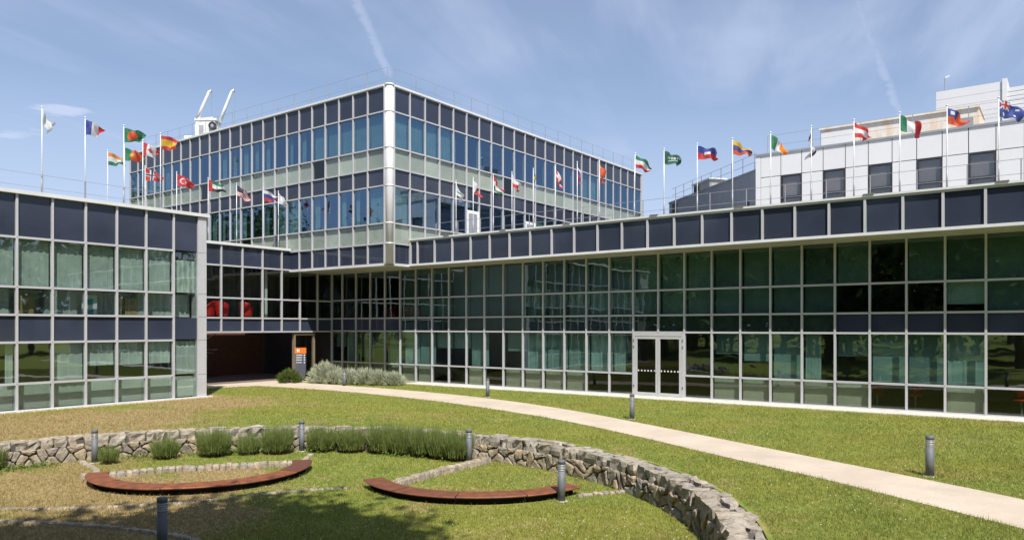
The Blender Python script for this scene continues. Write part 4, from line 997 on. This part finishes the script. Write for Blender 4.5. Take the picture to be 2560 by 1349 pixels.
def lavender(x, y, rx, h, n, lab, grp, ang=0.0, ry=None):
    t = thing('lavender_bush', lab, 'bush', (x, y, LOW), grp, ang); ry = ry or rx
    q = rng.uniform(0, 2 * np.pi, n); rad = np.sqrt(rng.uniform(0, 1, n)); bx = np.stack([np.cos(q) * rad * rx * 0.75, np.sin(q) * rad * ry * 0.75, rng.uniform(0.12, 0.42, n) * h], 1)
    hh = h * (1 - 0.16 * rad ** 2) * np.where(rng.uniform(0, 1, n) < .06, rng.uniform(1.05, 1.35, n), rng.uniform(0.55, 1.08, n)) * (1 + 0.12 * np.sin(q * 3 + x * 7))
    tp = np.stack([bx[:, 0] * 1.35 + rng.normal(0, .04, n), bx[:, 1] * 1.35 + rng.normal(0, .04, n), hh], 1)
    link(bpy.data.objects.new('foliage', blades_mesh('foliage', bx, tp, rng.uniform(.005, .010, n), ['lavender_leaf'])), t)
    k = n // 2; q = rng.uniform(0, 2 * np.pi, k); rad = rng.uniform(0.4, 1, k)
    b0 = np.stack([np.cos(q) * rad * rx * .35, np.sin(q) * rad * ry * .35, np.zeros(k)], 1); b1 = np.stack([np.cos(q) * rad * rx * .85, np.sin(q) * rad * ry * .85, rng.uniform(.15, .45, k) * h], 1)
    link(bpy.data.objects.new('stems', blades_mesh('stems', b0, b1, .008, ['lavender_base'])), t)
G = 'lavender bushes along the stone wall'
for (x, y, rx, h, n, lab) in ((8.75, 18.55, .28, .50, 500, 'sparse lavender plant touching the bollard near the pale cobbles'), (9.9, 18.1, .38, .58, 1100, 'lavender bush in front of bare stones, short and round'),
    (10.85, 17.45, .48, .72, 2200, 'full lavender bush between two gaps in the planting'), (11.5, 16.95, .34, .58, 1000, 'low straggly lavender bush with bare stems by the wall'), (12.05, 16.5, .46, .74, 2000, 'full lavender bush between the straggly bush and the bollard by the bench tip'),
    (12.95, 15.85, .44, .70, 1900, 'lavender bush between the bollard by the bench tip and the last single bush'), (13.35, 15.15, .44, .70, 1700, 'lavender bush before the long lavender hedge'), (6.7, 19.75, .34, .6, 900, 'lone lavender plant standing apart at the far end of the wall')):
    lavender(x, y, rx, h, n, lab, G)
HEDGE = ('lavender bush opening the unbroken hedge row, next to the gap of bare wall', 'lavender bush second in the hedge row from the gap of bare wall', 'lavender bush in the very middle of the unbroken hedge row', 'lavender bush second in the hedge row from the grey bollard', 'lavender bush closing the hedge row, touching the grey bollard')
SILVER = ('low silver shrub pressed against the tallest silver shrub', 'low silver shrub second along the row from the tallest one', 'low silver shrub in the middle of the row under the block', 'low silver shrub next to the last one of the row', 'smallest silver shrub ending the row under the block corner')
for i, (x, y) in enumerate(((13.72, 14.35), (13.88, 13.75), (14.0, 13.15), (14.05, 12.6), (14.08, 12.1))):
    lavender(x, y, .44, .78 - .01 * i, 2300, HEDGE[i], 'lavender hedge')
def shrub(x, y, rx, ry, h, n, mat, lab, grp=None, name='silver_shrub', ang=0.0, z=0.0):
    t = thing(name, lab, 'shrub', (x, y, z), grp, ang)
    k = n // 14; th = rng.uniform(0, 2 * np.pi, k); ph = np.arccos(rng.uniform(0.0, 1, k)); rr = rng.uniform(0.72, 1.05, k)
    lump = 1 + 0.16 * np.sin(th * 3 + x) * np.sin(ph * 4) ; rr *= lump
    cc = np.stack([np.sin(ph) * np.cos(th) * rx * rr, np.sin(ph) * np.sin(th) * ry * rr, 0.08 * h + np.cos(ph) * 0.92 * h * rr], 1)
    c = np.repeat(cc, 14, 0); n2 = len(c); base = c + rng.normal(0, .03, (n2, 3)); out = c / (np.linalg.norm(c, axis=1, keepdims=True) + 1e-6); out[:, 2] += 0.55
    tip = base + out * rng.uniform(.06, .16, (n2, 1)) + rng.normal(0, .035, (n2, 3)); base[:, 2] = np.maximum(base[:, 2], 0.02)
    link(bpy.data.objects.new('foliage', blades_mesh('foliage', base, tip, rng.uniform(.010, .018, n2), [mat])), t)
    m = MB()
    for i in range(7): a = i * 0.9; m.tube([(0, 0, 0), (math.cos(a) * rx * .4, math.sin(a) * ry * .4, h * .4), (math.cos(a) * rx * .75, math.sin(a) * ry * .75, h * .7)], [.03, .02, .008], 5)
    m.obj('stems', 'stem', t)
shrub(22.95, 30.45, .55, .45, .52, 3200, 'shrub_leaf', 'low bright green shrub at the foot of the sign', None, 'green_shrub')
shrub(23.95, 28.95, .78, .75, .88, 6400, 'silver_leaf', 'tallest silver green shrub beside the sign')
for i, (x, y, rx, h) in enumerate(((23.95, 28.2, .60, .50), (24.15, 27.45, .62, .58), (24.4, 26.7, .62, .62), (24.65, 25.95, .62, .56), (24.85, 25.3, .50, .46))):
    shrub(x, y, rx, .55, h, 4200, 'silver_leaf', SILVER[i], 'row of silver shrubs')
def weeds():
    n = 5200; a = rng.uniform(R(5), R(100), n); r = WALL_R0 - 0.12 - np.abs(rng.normal(0, .28, n)); z = LOW + np.abs(rng.normal(0.03, .06, n))
    keep = (np.sin(a * 9) + np.sin(a * 23 + 1) + rng.normal(0, .5, n)) > 0.1
    cen = np.stack([RING[0] + r * np.cos(a), RING[1] + r * np.sin(a), z], 1)[keep]
    stuff(tag(link(bpy.data.objects.new('ground_cover', leaves_mesh('ground_cover', cen, rng.uniform(.02, .045, len(cen)), ['weed_leaf']))), 'leafy weeds creeping along the foot of the stone wall', 'weeds'))
weeds()

def inside_path(P):
    up = np.array(PATH_UP); lo = np.array(PATH_LO); poly = np.vstack([up, lo[::-1]]); x, y = P[:, 0], P[:, 1]; c = np.zeros(len(P), bool); j = len(poly) - 1
    for i in range(len(poly)):
        xi, yi = poly[i]; xj, yj = poly[j]
        q = ((yi > y) != (yj > y)) & (x < (xj - xi) * (y - yi) / (yj - yi + 1e-12) + xi); c ^= q; j = i
    return c
def scatter(n, d0, d1, power=1.0):
    """points on the lawns in front of the buildings, denser close by"""
    d = d0 * (d1 / d0) ** rng.uniform(0, 1, n); lat = rng.uniform(-0.78, 0.78, n) * d
    cs, sn = math.cos(YAW), math.sin(YAW); P = np.stack([d * cs + lat * sn, d * sn - lat * cs], 1)
    rad = np.hypot(P[:, 0] - RING[0], P[:, 1] - RING[1]); ang = np.degrees(np.arctan2(P[:, 1] - RING[1], P[:, 0] - RING[0]))
    wall = (rad > WALL_R0 - 0.03) & (rad < WALL_R1 + 0.02) & (ang > A0 - 1) & (ang < A1 + 1)
    b1 = np.hypot(P[:, 0] - 9.45, P[:, 1] - 15.6); g1 = np.degrees(np.arctan2(P[:, 1] - 15.6, P[:, 0] - 9.45)) % 360
    b2 = np.hypot(P[:, 0] - 12.76, P[:, 1] - 10.27); g2 = np.degrees(np.arctan2(P[:, 1] - 10.27, P[:, 0] - 12.76)) % 360
    bn = ((b1 > 1.92) & (b1 < 2.30) & (g1 > 146) & (g1 < 328)) | ((b2 > 2.16) & (b2 < 2.56) & (g2 > 148) & (g2 < 268))
    ok = ~wall & ~bn & ~inside_path(P + rng.normal(0, .035, P.shape)) & (P[:, 0] < 25.72) & ~((P[:, 1] > 26.75) & (P[:, 0] < 16.5)) & ~((P[:, 1] > 30.2 + 0.0) & (P[:, 0] > 16.4)) & (P[:, 1] > -10)
    ok &= ~((P[:, 1] > 31.15 - 0.31 * (P[:, 0] - 17.6)) & (P[:, 0] > 16.4))
    P = P[ok]; rad = rad[ok]; ang = ang[ok]
    inw = (ang > A0 - 3) & (ang < A1 + 3); t = np.clip((rad - 7.2) / 4.0, 0, 1)
    z = np.where(inw, np.where(rad < 9.025, LOW, 0.0), LOW * (1 - t * t * (3 - 2 * t))); return np.column_stack([P, z]), d[ok]
def grass():
    B, d = scatter(520000, 8.5, 36); n = len(B)
    nz = np.sin(B[:, 0] * 2.1 + 1.3 * np.sin(B[:, 1] * 1.7)) * np.sin(B[:, 1] * 2.6 + B[:, 0])
    h = (0.030 + 0.012 * nz + rng.uniform(0, .026, n)); h *= np.where(rng.uniform(0, 1, n) < .03, 1.9, 1.0); lean = rng.normal(0, .022, (n, 2))
    T = B.copy(); T[:, 2] += h; T[:, :2] += lean; B[:, 2] -= 0.006
    stuff(tag(link(bpy.data.objects.new('grass', blades_mesh('grass', B, T, 0.0028 + 0.00024 * d, ['grass_blade']))), 'short mown grass, green with sun-dried straw patches, on both lawns', 'grass'))
    D, d = scatter(9000, 9, 34); m = (np.sin(D[:, 0] * .9 + 2) * np.sin(D[:, 1] * .8) + rng.normal(0, .5, len(D)) > 0.15) & (np.hypot(D[:, 0] - 5.9, D[:, 1] - 15.6) > 3.5) & ~((D[:, 1] > 20) & (D[:, 0] < 17)); D = D[m]; D[:, 2] += .045 + rng.uniform(0, .02, len(D))
    stuff(tag(link(bpy.data.objects.new('daisies', leaves_mesh('daisies', D, .011, ['petal']))), 'tiny white daisies sprinkled through the green lawn', 'flowers'))
grass()

# ------------------------------------------------------------------ trees: one throws the shade on the near lawn, an added one fills it out, the wood behind is seen in the glass
def tree(x, y, h, cr, lab, seed, n=7000):
    t = thing('tree', lab, 'tree', (x, y, ground_z(x, y))); rr = random.Random(seed); m = MB(); tips = []
    m.tube([(0, 0, -0.2), (0.05, 0.1, h * .3), (0.1, 0.0, h * .55), (0, 0, h * .85)], [.30, .22, .15, .04], 9)
    for i in range(16):
        a = i * 2.4 + rr.uniform(-.3, .3); z0 = h * rr.uniform(.52, .82); L = cr * rr.uniform(.55, 1.0); e = (math.cos(a) * L, math.sin(a) * L, z0 + L * rr.uniform(.1, .6))
        m.tube([(0.05, 0, z0), (e[0] * .5, e[1] * .5, z0 + (e[2] - z0) * .4), e], [.09, .06, .015], 6); tips.append(e); tips.append((e[0] * .6, e[1] * .6, z0 + (e[2] - z0) * .5 + .5))
    m.obj('trunk', 'stem', t, True); tips += [(0, 0, h * .95), (0.5, 0.3, h * .88), (-.6, .2, h * .86)]
    c = np.array(tips)[rng.integers(0, len(tips), n)] + rng.normal(0, cr * .23, (n, 3)) * np.array([1, 1, .7])
    link(bpy.data.objects.new('crown', leaves_mesh('crown', c, rng.uniform(.13, .24, n), ['tree_leaf'])), t)
tree(-2.1, 2.2, 14.5, 3.9, 'tall leafy tree whose crown shades the lawn by the dark bollard', 2, 60000)
tree(-2.7, -1.2, 20, 2.6, 'added taller narrow tree out of view, filling out the shade on the near edge of the sunken lawn', 5, 42000)  # unseen, added to fill gaps in the first tree's shadow
def wood():
    cen = []; tr = MB(); rr = random.Random(8); spots = []
    for i in range(26): spots.append((rr.uniform(-46, -20), -14 + 3.4 * i + rr.uniform(-1, 1), rr.uniform(9, 15)))
    for i in range(30): spots.append((rr.uniform(-80, -52), -20 + 5.2 * i + rr.uniform(-2, 2), rr.uniform(14, 20)))
    for i in range(26): spots.append((-16 + 3.2 * i + rr.uniform(-1, 1), rr.uniform(-50, -24), rr.uniform(9, 15)))
    for i in range(16): spots.append((rr.uniform(-70, -12), 96 + rr.uniform(-12, 12) + 0.0 * i, rr.uniform(10, 18)))
    for i in range(34):  # trees added to shade the ground that the glass mirrors
        x, y = rr.uniform(-34, -9), rr.uniform(-18, 58)
        if not (x > -6 and y > 22): spots.append((x, y, rr.uniform(10, 14)))
    for i in range(9): spots.append((-13.5 + rr.uniform(-2.5, 2.0), -8 + 3.6 * i + rr.uniform(-1, 1), rr.uniform(10.5, 14)))  # row added out of view to shade the ground behind the camera
    for i in range(44): spots.append((rr.uniform(-85, 14), rr.uniform(112, 175), rr.uniform(21, 31)))
    for (x, y, h) in spots:
        tr.tube([(x, y, -0.3), (x + .2, y, h * .5)], [.3, .15], 6); R_ = h * .32; k = 16
        for b in range(k):
            q = rr.uniform(0, 6.28); zz = h * rr.uniform(.28, .95); w = R_ * math.sqrt(max(0.05, 1 - ((zz / h - .55) / .5) ** 2)) * rr.uniform(.3, .95); cen.append((x + math.cos(q) * w, y + math.sin(q) * w, zz, R_ * .36))
    c = np.array(cen); n = 60; P = np.repeat(c[:, :3], n, 0) + rng.normal(0, 1, (len(c) * n, 3)) * np.repeat(c[:, 3], n)[:, None] * .75; P[:, 2] = np.maximum(P[:, 2], .3)
    w = link(bpy.data.objects.new('woodland', leaves_mesh('woodland', P, rng.uniform(.28, .55, len(P)), ['wood_leaf']))); stuff(tag(w, 'belt of leafy woodland round the grounds, mirrored in the windows, with added shade trees', 'woodland'))
    stuff(tr.obj('trunks', 'stem', w))
wood()
scene.cycles.max_bounces = 8; scene.cycles.transparent_max_bounces = 16; scene.cycles.glossy_bounces = 4; scene.cycles.diffuse_bounces = 3
